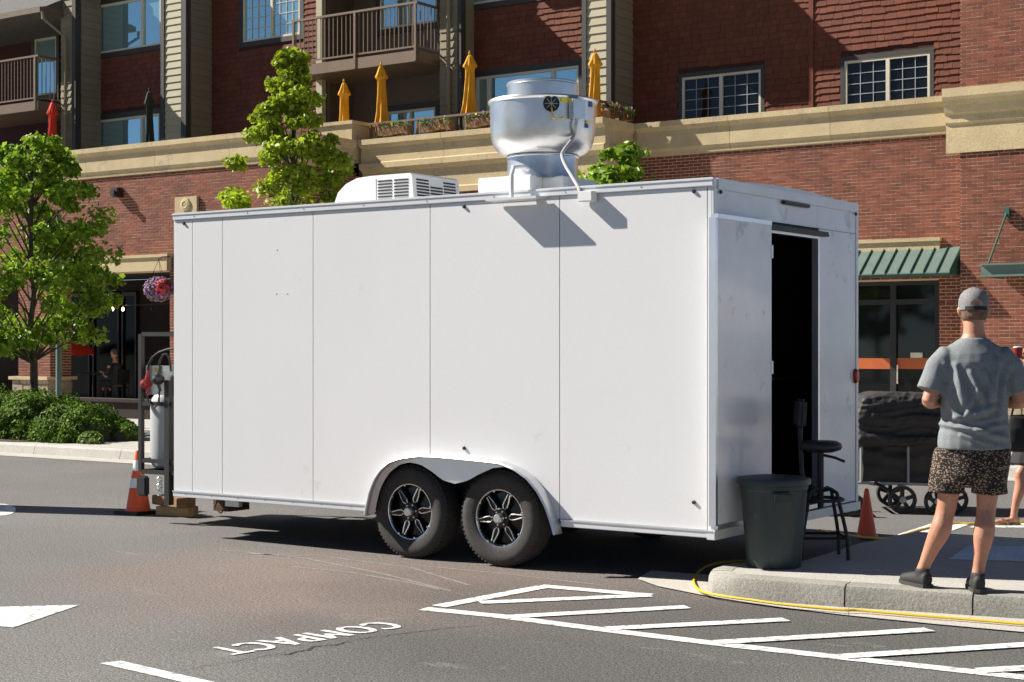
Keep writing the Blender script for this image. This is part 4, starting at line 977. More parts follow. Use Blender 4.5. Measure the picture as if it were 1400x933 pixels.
h1 = [onY(*q, cy0 - .03) for q in ((201,512),(203,500),(208,489),(217,482),(228,478),(240,476))]; MB().tube(h1, .010, 8).build('gas_hose', 'black_plastic', pl_, smooth=True)
h2 = [onY(*q, cy0 - .03) for q in ((217,508),(218,495),(223,485),(228,484),(232,492),(234,508))]; MB().tube(h2, .010, 8).build('gas_hose', 'black_plastic', pl_, smooth=True)
h3 = [onY(*q, cy0 - .03) for q in ((200,538),(203,550),(211,558),(217,552),(218,534))]; MB().tube(h3, .009, 8).build('gas_hose', 'black_plastic', pl_, smooth=True)
p = onY(196, 663, cy0 - .05); MB().box(p.x - .07, p.x + .06, p.y - .03, p.y + .03, p.z - .10, p.z + .08).build('padlock_box', 'black_plastic', tr, bevel=.015)
for i in range(5):
    p = onY(218 + (i % 2)*1.5, 656 + i*4.6, cy0 - .02); MB().tube([p + Vector((.016*math.cos(a), (0 if i % 2 else .016*math.cos(a)), .022*math.sin(a))) for a in np.linspace(0, 6.28, 11)], .005, 5, False).build('chain_link', 'galvanised', tr)
# timbers under the jack
bc = onZ(237, 706)
for k, (dx, dy, z, L, w, rz, m, lab) in enumerate(((.0, .02, 0, .36, .10, .25, 'lumber', 'lower timber block lying under the jack beside the orange cone'), (-.02, .12, 0, .34, .10, .1, 'wood', 'rear timber block on the road under the jack'), (-.06, .06, .092, .48, .20, -.25, 'wood', 'top timber plank carrying the trailer jack leg'))):
    o = MB().obox(Matrix.Translation((0,0,.045)), L, w, .088).build('timber_block', m, bevel=.006)
    o.location = bc + Vector((dx, dy, z)); o.rotation_euler = (0,0,rz); tag(o, lab, 'timber', 'timbers under the trailer jack')

# ------------------------------------------------------------------ trees, hedge, planting
def leaf_mesh(name, C, N, S, seed=0):
    """one small folded blade per centre: C centres, N facing, S sizes"""
    r = np.random.default_rng(seed); n = len(C)
    N = N / (np.linalg.norm(N, axis=1, keepdims=True) + 1e-9)
    A = np.cross(N, r.normal(size=(n,3))); A /= np.linalg.norm(A, axis=1, keepdims=True) + 1e-9; B = np.cross(N, A)
    S = S[:, None]
    V = np.empty((n, 6, 3)); up = N * S * .16
    V[:,0] = C - A*S*.62; V[:,1] = C - A*S*.12 + B*S*.42 + up; V[:,2] = C + A*S*.30 + B*S*.30 + up; V[:,3] = C + A*S*.66; V[:,4] = C + A*S*.30 - B*S*.30 + up; V[:,5] = C - A*S*.12 - B*S*.42 + up
    me = bpy.data.meshes.new(name); me.vertices.add(n*6); me.vertices.foreach_set('co', V.reshape(-1))
    k = np.arange(n)[:, None]*6
    F_ = np.concatenate([k + np.array([0,1,2,3]), k + np.array([0,3,4,5])], axis=1).reshape(-1)
    me.loops.add(len(F_)); me.loops.foreach_set('vertex_index', F_.astype(np.int32))
    me.polygons.add(n*2); me.polygons.foreach_set('loop_start', np.arange(0, n*8, 4).astype(np.int32)); me.polygons.foreach_set('loop_total', np.full(n*2, 4, np.int32))
    me.update(); me.validate(); return me
def tree(label, base, height, crown, trunk_r, fork, m, seed, nleaf, leaf, group='street trees in front of the building', lean=(0,0), spread=1):
    """crown: list of (z, radius) giving the envelope; limbs reach out to clumps, each clump a loose ball of leaves"""
    r = np.random.default_rng(seed); rr = random.Random(seed)
    t = thing('street_tree', label, 'tree', base, 0, group, local=True)
    zs = [c[0] for c in crown]; rs = [c[1] for c in crown]
    tip = Vector((lean[0], lean[1], height*.93)); trunk = []
    for k in range(9):
        u = k/8; trunk.append(Vector((tip.x*u + rr.uniform(-.04,.04)*(k > 0), tip.y*u + rr.uniform(-.04,.04)*(k > 0), tip.z*u)))
    tm = MB().tube(trunk, [trunk_r*(1.35 if k == 0 else 1)*(1 - k/8.6)**.8 + .006 for k in range(9)], 9).build('trunk', 'bark', t, smooth=True)
    C, Nn, S = [], [], []; lm = MB()
    ncl = int(30 + nleaf/150)
    for k in range(ncl):
        z = zs[0] + (zs[-1] - zs[0]) * rr.random()**.9; R_ = np.interp(z, zs, rs) * spread
        a = rr.uniform(0, 2*math.pi); q = R_ * math.sqrt(rr.uniform(.15, 1)) * rr.uniform(.75, 1.0 + .32*(noise.noise(Vector((math.cos(a)*1.3, math.sin(a)*1.3, z*1.4 + seed))) + .35))
        cx_ = tip.x * min(1, z/tip.z); cy_ = tip.y * min(1, z/tip.z)
        c = Vector((cx_ + q*math.cos(a), cy_ + q*math.sin(a), z))
        z0 = max(fork, z - q*.9 - rr.uniform(.1,.5)); u = min(1, z0 / tip.z); b0 = Vector((tip.x*u, tip.y*u, z0))
        mid = b0.lerp(c, .5) + Vector((rr.uniform(-.08,.08), rr.uniform(-.08,.08), rr.uniform(0,.12)))
        if k % 2: lm.tube([b0, mid, c], [trunk_r*.26, trunk_r*.14, .005], 5)
        cr = rr.uniform(.09, .24) * (R_/1.8 + .62); nl = int(nleaf / ncl * rr.uniform(.6, 1.4))
        d = r.normal(size=(nl,3)); d /= np.linalg.norm(d, axis=1, keepdims=True); d *= (r.random((nl,1))**.5) * cr * np.array([1.15,1.15,.75])
        C.append(np.array(c) + d); Nn.append(d*.35 + np.array([-.2,-.1,.5])*cr + r.normal(size=(nl,3))*cr*.85); S.append(leaf * r.uniform(.45, 1.4, nl))
    lm.build('limbs', 'bark', tm, smooth=True)
    C, Nn, S = np.concatenate(C), np.concatenate(Nn), np.concatenate(S)
    link('crown', leaf_mesh('crown', C, Nn, S, seed), m, t)
    return t
b1 = onY(43, 540, 17.2); b1.z = .15
h1_ = Zat(60, 178, 17.2) - .15
t1 = tree('leafy green street tree rising behind the clipped hedge', b1, h1_, [(1.35,.75),(1.75,1.35),(2.6,1.52),(3.5,1.25),(4.3,1.0),(h1_ - .1,.5)], .07, 1.15, 'leaf_tree', 5, 17500, .078)
b2 = onY(402, 500, 19.0); b2.z = .15
h2_ = Zat(395, 66, 19.0) - .15
t2 = tree('yellow-green conical street tree behind the trailer, left of the rooftop air conditioner', b2, h2_, [(2.2,1.0),(3.0,1.30),(3.8,1.18),(4.6,.86),(5.3,.48),(h2_ - .1,.16)], .07, 1.6, 'leaf_young', 11, 17500, .078)
b3 = onY(848, 500, 18.0); b3.z = .15
h3_ = Zat(835, 200, 18.0) - .15
t3 = tree('small green tree whose top shows behind the trailer, right of the exhaust fan', b3, h3_, [(2.0,.6),(2.8,.62),(3.5,.50),(h3_ - .05,.28)], .05, 1.5, 'leaf_tree', 23, 3200, .085)
# trees over the road behind the viewer: seen only mirrored in the shop glass
for k, (x, y, s_) in enumerate(((-27, -7, 1.5), (-31.5, -9, 1.7), (-23.5, -9, 1.6))):
    c = copy_tree(t1); c.location = (x, y, 0); c.scale = (s_,)*3; LOCAL.add(c.name); c['label'] = 'green street tree on the far side of the road'; c['group'] = 'trees across the road'
def mound(name, label, cat, blobs, m, n, leaf, seed, group=None, core='leaf_hedge', upright=0):
    r = np.random.default_rng(seed); C, N_, S = [], [], []; core_mb = MB()
    vol = [b[3]*b[5] + b[3]*b[4] for b in blobs]
    t = thing(name, label, cat, (blobs[0][0], blobs[0][1], .15), 0, group)
    for (x, y, z, a, b, c), v in zip(blobs, vol):
        k = int(n * v / sum(vol)); d = r.normal(size=(k,3)); d /= np.linalg.norm(d, axis=1, keepdims=True); d[:,2] = np.abs(d[:,2]) if z < .3 else d[:,2]
        rad = r.uniform(.80, 1.06, (k,1)); pos = np.array([x,y,z]) + d*rad*np.array([a,b,c])
        fn = np.array([noise.noise(Vector(p)*3.2) for p in pos]); pos += d * fn[:,None] * .16
        C.append(pos); N_.append(d + r.normal(size=(k,3))*.6 + np.array([-.2,-.1,.3+upright])); S.append(leaf*r.uniform(.6,1.3,k))
        rings = [[Vector((x + a*.8*math.cos(t_)*math.sin(p_), y + b*.8*math.sin(t_)*math.sin(p_), z + c*.8*math.cos(p_))) for t_ in np.linspace(0, 2*math.pi, 14, endpoint=False)] for p_ in np.linspace(.05, 1.75, 8)]
        core_mb.loft(rings)
    core_mb.build('branches', 'bark', t)
    C, N_, S = np.concatenate(C), np.concatenate(N_), np.concatenate(S); ok = C[:,2] > .16
    link('foliage', leaf_mesh('foliage', C[ok], N_[ok], S[ok], seed), m, t); return t
hb = []
for px, Y, h, a in ((-70,16.3,.68,.75),(-20,16.4,.70,.8),(25,16.3,.69,.75),(62,16.2,.70,.7),(95,16.25,.58,.5),(116,16.2,.50,.40),(126,16.15,.36,.30)):
    x = Xat(px, Y); hb += [(x, Y, .16, a, .72, h), (x - .2, Y - .1, h*.72, a*.7, .6, h*.36)]
mound('hedge', 'clipped dark green hedge under the street tree behind the kerb', 'hedge', hb, 'leaf_hedge', 42000, .042, 3)
x = Xat(168, 16.6); mound('grass_tuft', 'small light green tuft of grass between hedge and trailer', 'plant', [(x, 16.6, .16, .30, .28, .30), (x + .12, 16.5, .16, .22, .22, .24)], 'leaf_grass', 2600, .07, 8, upright=-.4)
x = Xat(126, 15.75); mound('low_shrub', 'low pale-leaved shrub at the right foot of the hedge', 'plant', [(x, 15.75, .16, .20, .15, .15), (x - .2, 15.75, .16, .15, .12, .12)], 'leaf_grass', 420, .05, 9)

# ------------------------------------------------------------------ closed parasols on the terraces
def parasol(label, px, py, Y, m, L, zf, group, r=.17, seed=0):
    top = onY(px, py, Y); rr = random.Random(seed)
    t = thing('parasol', label, 'parasol', (top.x, Y, zf), 0, group)
    prof = [(.0,.0),(.04,.012),(.065,.05),(.095,.12),(.128,.185),(.124,.21),(.085,.225),(.082,.30),(.088,.42),(.098,.58),(.108,.72),(.125,.86),(.150,.95),(.165,.99),(.15,1.0)]
    rings = []; ph = rr.uniform(0, 6)
    for rad, h in prof:
        ring = []
        for k in range(40):
            a = 2*math.pi*k/40; f = 1 + .20*math.cos(8*a + ph + h*2.2 + .8*noise.noise(Vector((h*4, ph, 0)))) * min(1, h*4) + .10*math.sin(3*a + ph) + .10*noise.noise(Vector((math.cos(a)*2, math.sin(a)*2, h*6 + ph)))
            ring.append(Vector((top.x + rad/.17*r*f*math.cos(a) + .015*math.sin(h*3 + ph), Y + rad/.17*r*f*math.sin(a), top.z - h*L - (.03*math.cos(8*a + ph) if h > .95 else 0))))
        rings.append(ring)
    MB().loft(rings).build('canopy', m, t, smooth=60)
    MB().tube([(top.x, Y, zf), (top.x, Y, top.z + .03)], .022, 8).build('pole', 'metal_brown', t)
    MB().lathe([(.001,.09),(.018,.07),(.028,.04),(.02,.0)], top, 10).build('finial', m, t)
    MB().lathe([(.24,0),(.24,.05),(.05,.08),(.001,.08)], (top.x, Y, zf), 16).build('base', 'black_metal', t)
g = 'closed yellow parasols on the terrace'
parasol('closed yellow parasol nearest the stone planter wall, lowest of the four', 470, 113, 28.85, 'yellow_cloth', 1.45, 5.7, g, .18, 1)
parasol('closed yellow parasol in front of the balcony', 521, 90, 28.7, 'yellow_cloth', 1.42, 5.7, g, .175, 2)
parasol('closed yellow parasol left of the exhaust fan, before the wide window', 642, 75, 28.75, 'yellow_cloth', 1.36, 5.7, g, .185, 3)
parasol('closed yellow parasol right of the exhaust fan, before the beige siding', 813, 72, 28.75, 'yellow_cloth', 1.36, 5.7, g, .175, 4)
parasol('closed red parasol under the left balcony', 72, 140, 27.0, 'red_cloth', 1.5, 5.72, 'closed parasols on the left terrace', .17, 5)
parasol('closed dark green parasol before the left bay window', 204, 125, 27.4, 'green_cloth', 1.62, 5.72, 'closed parasols on the left terrace', .15, 6)
# flower troughs hooked on the terrace rail
def trough(label, c, L, along='x', seed=0):
    r = np.random.default_rng(seed); t = thing('flower_trough', label, 'flower box', c, 0, 'flower troughs along the terrace rail', local=True); t.rotation_euler = (0,0,0 if along == 'x' else math.pi/2)
    rings = [[Vector((x, w*math.cos(a), h + .02*math.sin(9*x))) for a, w, h in ((0,.09,.0),(0,.11,.12),(0,.115,.2),(math.pi,.115,.2),(math.pi,.11,.12),(math.pi,.09,.0))] for x in np.linspace(-L/2, L/2, 9)]
    MB().loft(rings).build('liner', 'wood', t)
    for k in range(6): x = -L/2 + L*(k+.5)/6; MB().box(x - .006, x + .006, -.128, -.12, .01, .2).build('wire_bar', 'black_metal', t)
    n = 260; C = np.stack([r.uniform(-L/2, L/2, n), r.uniform(-.14,.12,n), .17 + r.random(n)*.10 - .1*(r.random(n) < .2)], 1)
    link('leaves', leaf_mesh('leaves', C, r.normal(size=(n,3)) + [0,-.4,.6], r.uniform(.03,.06,n), seed), 'leaf_hedge', t, kind='stuff')
    for m, k in (('petal', 26), ('petal_yellow', 14 if seed % 2 else 4)):
        C = np.stack([r.uniform(-L/2, L/2, k), r.uniform(-.17,.1,k), .19 + r.random(k)*.11 - .13*(r.random(k) < .3)], 1)
        link('flowers', leaf_mesh('flowers', C, r.normal(size=(k,3)) + [0,-1,.8], r.uniform(.04,.07,k), seed + 50), m, t, kind='stuff')
for k, (px, lab) in enumerate(((540,'flower trough of purple blooms on the terrace rail next to the stone planter wall'), (597,'second flower trough from the stone planter wall'), (662,'third flower trough from the stone planter wall, before the wide window'), (735,'flower trough half hidden behind the exhaust fan'))):
    c = onY(px, 175, YT + .04); c.z = CT + .08; trough(lab, c, .86, 'x', k + 1)
for k, y in enumerate((YT + .5, YT + 1.05)): trough(('purple' if k else 'red and purple') + ' flower trough on the side rail of the terrace, ' + ('against the brick wing' if k else 'at the open corner'), Vector((XS - .02, y, CT + .08)), .45, 'y', k + 7)

# ------------------------------------------------------------------ lamp post, hanging basket, string lights, cafe things
lp = onY(80.5, 545, 18.6); lp.z = .15
t = thing('lamp_post', 'teal green lamp post with a cross arm, standing behind the hedge', 'lamp post', lp)
pole_top = Zat(80, 312, 18.6)
MB().lathe([(.14,.15),(.14,.35),(.08,.42),(.055,.5),(.05,pole_top + .2),(.001,pole_top + .25)], (lp.x, lp.y, 0), 16).build('pole', 'metal_green', t, smooth=40)
ae = onY(128, 317, 18.6); MB().tube([(lp.x - .6, lp.y, ae.z), (ae.x, ae.y, ae.z)], .028, 10).build('arm', 'metal_green', t)
MB().tube([(lp.x, lp.y, ae.z - .35), (lp.x + .4, lp.y, ae.z)], .015, 8).build('arm_brace', 'metal_green', t)
bx = onY(217, 392, YL - .35)
t = thing('hanging_basket', 'hanging basket overflowing with purple, pink and red petunias under the stone lintel', 'flower basket', bx, local=True)
MB().lathe([(.001,-.28),(.12,-.25),(.22,-.12),(.26,.02),(.25,.02)], (0,0,0), 18).build('basket', 'bark', t)
for k in range(3): a = 2*math.pi*k/3; MB().tube([(.24*math.cos(a), .24*math.sin(a), .02), (0,.0,.62)], .005, 5).build('chain', 'black_metal', t)
MB().tube([(0,0,.62), (0,.10,.68), (0,.34,.70)], .012, 6).build('hook', 'black_metal', t)
r = np.random.default_rng(4)
for m, k, off in (('leaf_hedge', 420, 0), ('petal', 620, 0), ('petal_red', 150, .2)):
    d = r.normal(size=(k,3)); d /= np.linalg.norm(d, axis=1, keepdims=True); C = d*np.array([.33,.33,.27])*r.uniform(.75,1.08,(k,1)) + [off*.9, 0, -.06]
    if off: C = d*np.array([.12,.2,.16]) + [.24,-.1,-.02]
    link('flowers' if 'petal' in m else 'leaves', leaf_mesh('flowers', C, d + [0,-.2,.2], r.uniform(.05,.085,k), k), m, t, kind='stuff')
w0, w1 = onY(60, 408, YL + .9), onY(236, 415, YL + .9)
t = thing('string_lights', 'thin cable of small glowing bulbs strung under the arcade', 'string lights', w0)
pts = [w0.lerp(w1, u) + Vector((0, 0, -.10*math.sin(math.pi*u))) for u in np.linspace(0, 1, 14)]
MB().tube(pts, .009, 5).build('cable', 'black_plastic', t)
for u in (.15, .4, .55, .63, .85):
    p = w0.lerp(w1, u) + Vector((0,0,-.10*math.sin(math.pi*u))); MB().lathe([(.012,0),(.016,-.05)], p, 8).build('socket', 'black_plastic', t)
    MB().lathe([(.015,-.05),(.034,-.09),(.034,-.12),(.001,-.15)], p, 10).build('bulb', 'bulb' if u in (.55, .63) else 'glass_dark', t)
p = onY(98, 474, 27.6)
t = thing('cafe_parasol', 'open red cafe parasol in the shade of the arcade', 'parasol', (p.x - .62, 27.6, .15))
MB().loft([[Vector((p.x - .62 + R_*math.cos(a), 27.6 + R_*math.sin(a), z - (.03*math.cos(6*a)))) for a in np.linspace(0, 2*math.pi, 24, endpoint=False)] for R_, z in ((.02, p.z + .22), (.45, p.z + .1), (.95, p.z - .05), (.96, p.z - .22))], caps=False).build('canopy', 'red_cloth', t)
MB().tube([(p.x - .62, 27.6, .15), (p.x - .62, 27.6, p.z + .25)], .025, 8).build('pole', 'black_metal', t)
tp = onY(128, 545, 26.9)
t = thing('cafe_table', 'round black cafe table in the shaded arcade', 'table', (tp.x, 26.9, .15))
MB().lathe([(.001,.90),(.36,.90),(.37,.88),(.36,.86),(.001,.86)], (tp.x, 26.9, 0), 20).build('table_top', 'black_metal', t); MB().tube([(tp.x, 26.9, .16), (tp.x, 26.9, .86)], .03, 8).lathe([(.24,.15),(.24,.18),(.001,.2)], (tp.x, 26.9, 0), 16).build('leg', 'black_metal', t)

# ------------------------------------------------------------------ cones, bin, stool, cord
def cone(label, loc, h, band, group='orange traffic cones', base='black_plastic', br=.17):
    t = thing('traffic_cone', label, 'traffic cone', loc, 0, group, local=True)
    k = h / .70; r0, r1 = .125*k*1.1, .028*k
    R_ = lambda z: r0 + (r1 - r0) * (z - .03) / (h - .03)
    if base: MB().box(-br, br, -br, br, 0, .032).build('base', base, t, bevel=.012)
    MB().lathe([(R_(.03) + .012,.03),(R_(.06),.05),(R_(h),h - .004),(R_(h) - .006,h),(R_(h) - .012,h - .01)], (0,0,0), 28).build('body', 'orange_plastic' if base else 'cone_red', t, smooth=40)
    for z0, z1 in band: MB().lathe([(R_(z0) + .0015, z0),(R_(z1) + .0015, z1)], (0,0,0), 28).build('reflective_band', 'reflective', t, smooth=True)
    return t
cone('orange and white banded traffic cone by the trailer tongue', onZ(189, 702.5), .60, [(.25,.34),(.41,.51)])
cone('small plain red-orange cone beside the trailer rear corner', onZ(1185, 738), .42, [], base=None)
bl = onZ(1058, 774, .15); bl.z = .15
t = thing('rubbish_bin', 'round dark green rubbish bin with lid on the kerb by the trailer door', 'bin', bl, 0, local=True)
bh = .56
rings = []
for z, rad in ((0,.172),(.01,.178),(.08,.182),(.30,.200),(bh - .06,.215),(bh - .05,.222),(bh,.224)):
    ring = []
    for k in range(64):
        a = 2*math.pi*k/64; f = 1 - .022 * (1 if math.cos(10*a) > .55 and z < bh - .08 else 0); ring.append(Vector((rad*f*math.cos(a), rad*f*math.sin(a), z)))
    rings.append(ring)
MB().loft(rings).build('body', 'bin', t, smooth=30)
MB().lathe([(.226,bh - .025),(.240,bh - .02),(.242,bh + .008),(.236,bh + .02),(.20,bh + .026),(.12,bh + .034),(.001,bh + .036)], (0,0,0), 48).build('lid', 'bin_lid', t, smooth=40)
for a in (2.3, -.9):
    c, s = math.cos(a), math.sin(a); MB().obox(Matrix.Translation((.232*c, .232*s, bh - .09)) @ Matrix.Rotation(a, 4, 'Z'), .04, .13, .06).build('handle', 'bin', t, bevel=.012)
# tall black stool with bent-tube legs
sl = onZ(1122, 763, .15); sl.z = .15
t = thing('bar_stool', 'black adjustable stool with backrest in front of the trailer doorway', 'stool', sl, math.atan2(SA, CA), local=True)
MB().lathe([(.001,.80),(.11,.797),(.14,.78),(.145,.758),(.135,.738),(.08,.72),(.001,.72)], (.0,.0,0), 28).build('seat', 'black_plastic', t, smooth=50)
MB().tube([(0,0,.72), (0,0,.34)], .022, 10).tube([(.02,0,.70), (.09,-.05,.685), (.15,-.07,.66)], .010, 6).build('post', 'black_metal', t)
MB().tube([(-.10,.0,.36), (-.13,0,.60), (-.14,0,.86), (-.13,0,1.04)], .016, 8).build('back_post', 'black_metal', t)
MB().obox(Matrix.Translation((-.14,0,.985)) @ Matrix.Rotation(.06, 4, 'Y'), .05, .26, .20).build('backrest', 'black_plastic', t, bevel=.02)
MB().tube([(.15*math.cos(a), .15*math.sin(a), .40) for a in np.linspace(0, 2*math.pi, 25)], .012, 8, False).build('foot_ring', 'black_metal', t)
for k in range(4):
    a = math.pi/4 + k*math.pi/2; c, s = math.cos(a), math.sin(a)
    MB().tube([(.02*c,.02*s,.46), (.08*c,.08*s,.475), (.13*c,.13*s,.45), (.15*c,.15*s,.38), (.19*c,.19*s,.24), (.215*c,.215*s,.14), (.22*c,.22*s,.004)], .013, 8).build('leg', 'black_metal', t, smooth=True)
for k in range(4):
    a = math.pi/4 + k*math.pi/2; b = a + math.pi/2; MB().tube([(.213*math.cos(a), .213*math.sin(a), .15), (.213*math.cos(b), .213*math.sin(b), .15)], .010, 6).build('stretcher', 'black_metal', t)
cp = [onZ(*q, .03) for q in ((1040,767),(1000,768),(973,772),(957,780),(949,792),(951,802),(963,810),(990,815.5),(1030,821),(1075,827),(1150,834),(1180,835),(1260,842),(1330,847.5),(1400,853.5),(1560,868))]
cord = MB().tube(smooth_path(cp), .0085, 8).build('extension_cord', 'yellow_cord', smooth=True); tag(cord, 'yellow extension cord running along the gutter under the kerb', 'cord', 'yellow power cords')
c2 = [onZ(*q, .012) for q in ((1120,752),(1180,741),(1220,735),(1260,724),(1300,716),(1345,716),(1440,712))]
for q in c2[:1]: q.z = .165
c2[1].z = .05
o = MB().tube(smooth_path(c2), .009, 6).build('extension_cord', 'yellow_cord', smooth=True); tag(o, 'yellow cord lying on the crossing behind the small cone', 'cord', 'yellow power cords')
c3 = [onZ(*q, .16) for q in ((1440,640),(1405,637),(1394,646),(1390,660),(1396,666),(1412,660))]
c3 = [onY(1440,628,19.6), onY(1402,632,19.55), onY(1392,645,19.5), onY(1389,660,19.45), onY(1398,668,19.35), onY(1430,664,19.4)]
o = MB().tube(smooth_path(c3), .016, 6).build('garden_hose', 'yellow_cord', smooth=True); tag(o, 'loop of yellow hose standing on the kerb by the shop', 'hose')
def smooth_link(name, me, m, par): return link(name, me, m, par, smooth=70)
def wrinkled(me, amp, f):
    me.update(); N_ = [v.normal.copy() for v in me.vertices]
    for v, n in zip(me.vertices, N_): v.co += n * f(v.co) * amp
    return me

# ------------------------------------------------------------------ folding wagon under a black cover
wl0 = onZ(1180, 703); wl1 = onZ(1330, 712)
wc = onZ(1238, 702); wrot = math.atan2(wl1.y - wl0.y, wl1.x - wl0.x)
t = thing('wagon', 'black covered stroller wagon with big wheels parked behind the man', 'wagon', wc, math.atan2(SA, CA) - .08, local=True)
LW_, WW_ = .52, .62                                  # half length along x, width along y
def cloth(rings, name, amp, seed, parent=t, m='canvas_black', caps=True):
    mb = MB().loft(rings, caps)
    mb.v = [tuple(Vector(v) + Vector((noise.noise(Vector(v)*4 + Vector((seed,0,0))), noise.noise(Vector((v[0]*3.2 + v[2]*4, v[1]*3, v[2]*9 + seed))) + .5*noise.noise(Vector((v[0]*9, v[1]*7, v[2]*14 - v[0]*8))), .7*noise.noise(Vector(v)*6 + Vector((0,0,seed)))))*amp) for v in mb.v]
    return mb.build(name, m, parent, smooth=50)
def sect(z, x0, x1, y0, y1, n=12):
    P = []
    for k in range(n): P.append(Vector((x0 + (x1-x0)*k/n, y0, z)))
    for k in range(n): P.append(Vector((x1, y0 + (y1-y0)*k/n, z)))
    for k in range(n): P.append(Vector((x1 + (x0-x1)*k/n, y1, z)))
    for k in range(n): P.append(Vector((x0, y1 + (y0-y1)*k/n, z)))
    return P
cloth([sect(z, -.40, .52, 0, WW_, 24) for z in np.linspace(.27, .72, 20)], 'tub', .035, 3)
cv = MB()
cv.loft([sect(z, -.46 + o, .60 - o*1.5, -.07 + o*.6, WW_ + .06 - o*.6, 10) for z, o in ((.64,.02),(.70,0),(.82,.015),(.92,0),(1.0,.03),(1.06,.05),(1.10,.10),(1.13,.2))])
cv.tube([(-.44,-.05,.72), (0,-.07,.69), (.5,-.05,.74)], [.04,.05,.04], 10)
def drape(p):
    x, y, z = p; w = .10*noise.noise(Vector((x*1.8, y*2, z*2)))
    a = noise.noise(Vector((x*1.6, y*2.0, (z + w + .22*x*x)*15))); b_ = noise.noise(Vector((x*6 + z*5, y*5, z*9 - x*12 + 4))); c_ = noise.noise(Vector((x*2 + 9, y*2, z*2)))
    return (1 - 2.6*abs(a))*.8 + (1 - 2.6*abs(b_))*.45 + c_*1.6
smooth_link('cover', wrinkled(remeshed(cv, .010, 3), .013, drape), 'canvas_black', t)
fr_ = MB()
for y in (-.03, WW_ + .03):
    fr_.tube([(-.48, y, .29), (.66, y, .27)], .014, 8)
    for x in (-.42, .02, .55): fr_.tube([(x, y, .28), (x, y, .80)], .012, 8)
fr_.tube([(-.48, -.03, .29), (-.48, WW_ + .03, .29)], .014, 8).build('frame', 'plastic_grey', t)
def wagon_wheel(x, y, r):
    c = Vector((x, y, r)); w = MB().lathe([(r*.74,-.025),(r*.95,-.03),(r,-.015),(r,.015),(r*.95,.03),(r*.74,.025),(r*.74,-.025)], c, 28, axis='y').build('wheel', 'black_plastic', t, smooth=40)
    for k in range(5):
        a = 2*math.pi*k/5 + .3; m = Matrix.Translation(c + Vector((r*.42*math.cos(a), 0, r*.42*math.sin(a)))) @ Matrix.Rotation(-a, 4, 'Y'); MB().obox(m, r*.74, .03, r*.26).build('spoke', 'black_plastic', w)
    MB().lathe([(.001,-.045),(.03,-.04),(.035,.0),(.03,.04),(.001,.045)], c, 14, axis='y').build('hub', 'plastic_grey', w)
for x, y, r in ((-.04, -.06, .135), (.28, -.10, .125), (.46, .02, .13), (-.04, WW_ + .06, .135), (.46, WW_ + .06, .13)): wagon_wheel(x, y, r)
MB().tube([(-.30, -.06, .30), (-.16, -.07, .22), (-.06,-.07,.135)], .016, 8).build('fork', 'black_metal', t); MB().tube([(.26, -.06, .28), (.28,-.1,.125)], .016, 8).build('fork', 'black_metal', t)
pc_ = onZ(1168, 707); t = thing('hand_truck', 'low trolley with a pneumatic wheel poking out behind the trailer corner', 'trolley', pc_, .5, local=True)
MB().lathe([(.05,-.03),(.085,-.035),(.105,-.02),(.105,.02),(.085,.035),(.05,.03)], (0,0,.105), 24, axis='y').build('tyre', 'rubber', t, smooth=40)
MB().lathe([(.001,-.02),(.05,-.02),(.052,.02),(.001,.02)], (0,0,.105), 18, axis='y').build('rim', 'galvanised', t)
MB().box(-.5, .02, .04, .5, .12, .15).tube([(0,-.03,.105),(0,.5,.105)], .012, 8).build('deck', 'black_metal', t); MB().lathe([(.05,.49),(.105,.5),(.105,.55),(.05,.56)], (0,0,.105), 20, axis='y').build('tyre', 'rubber', t, smooth=40)

# ------------------------------------------------------------------ people
def ell(c, a, b, u=(1,0,0), v=(0,1,0), n=20):
    c, u, v = Vector(c), Vector(u), Vector(v); return [c + u*(a*math.cos(2*math.pi*k/n)) + v*(b*math.sin(2*math.pi*k/n)) for k in range(n)]
def hand(mb, wrist, d, palm_n, thumb_side, curl=.6, s=1.0):
    """palm and five separate bent fingers; d = pointing direction, palm_n = out of the palm, thumb_side = +1 / -1"""
    d, pn = Vector(d).normalized(), Vector(palm_n).normalized(); sd_ = d.cross(pn).normalized()*thumb_side; w = Vector(wrist)
    mb.tube([w, w + d*.04*s, w + d*.085*s], [(.024*s,.020*s),(.018*s,.036*s),(.015*s,.040*s)] if abs(sd_.z) < 2 else .03, 12)
    for k, (o, L, rr) in enumerate(((.030,.066,.0088),(.010,.076,.0092),(-.010,.070,.0088),(-.030,.056,.0080))):
        p = w + d*.08*s + sd_*o*s; ang = 0; P = [p - d*.02*s, p]
        for j, f in enumerate((.45,.32,.23)):
            ang += curl*(.75 if j == 0 else 1); dd = d*math.cos(ang) + pn*math.sin(ang); P.append(P[-1] + dd*L*f*s*1.05)
        mb.tube(P, [rr*s*1.05, rr*s*1.05, rr*s, rr*.92*s, rr*.75*s], 8)
    p = w + d*.025*s + sd_*.022*s; P = [p]
    for j, (f, oa) in enumerate(((.035,.9),(.030,.55),(.024,.3))): P.append(P[-1] + (d*math.cos(oa) + sd_*math.sin(oa) + pn*(.35 + .3*j)*curl).normalized()*f*s)
    mb.tube(P, [.013*s,.012*s,.0105*s,.008*s], 8)
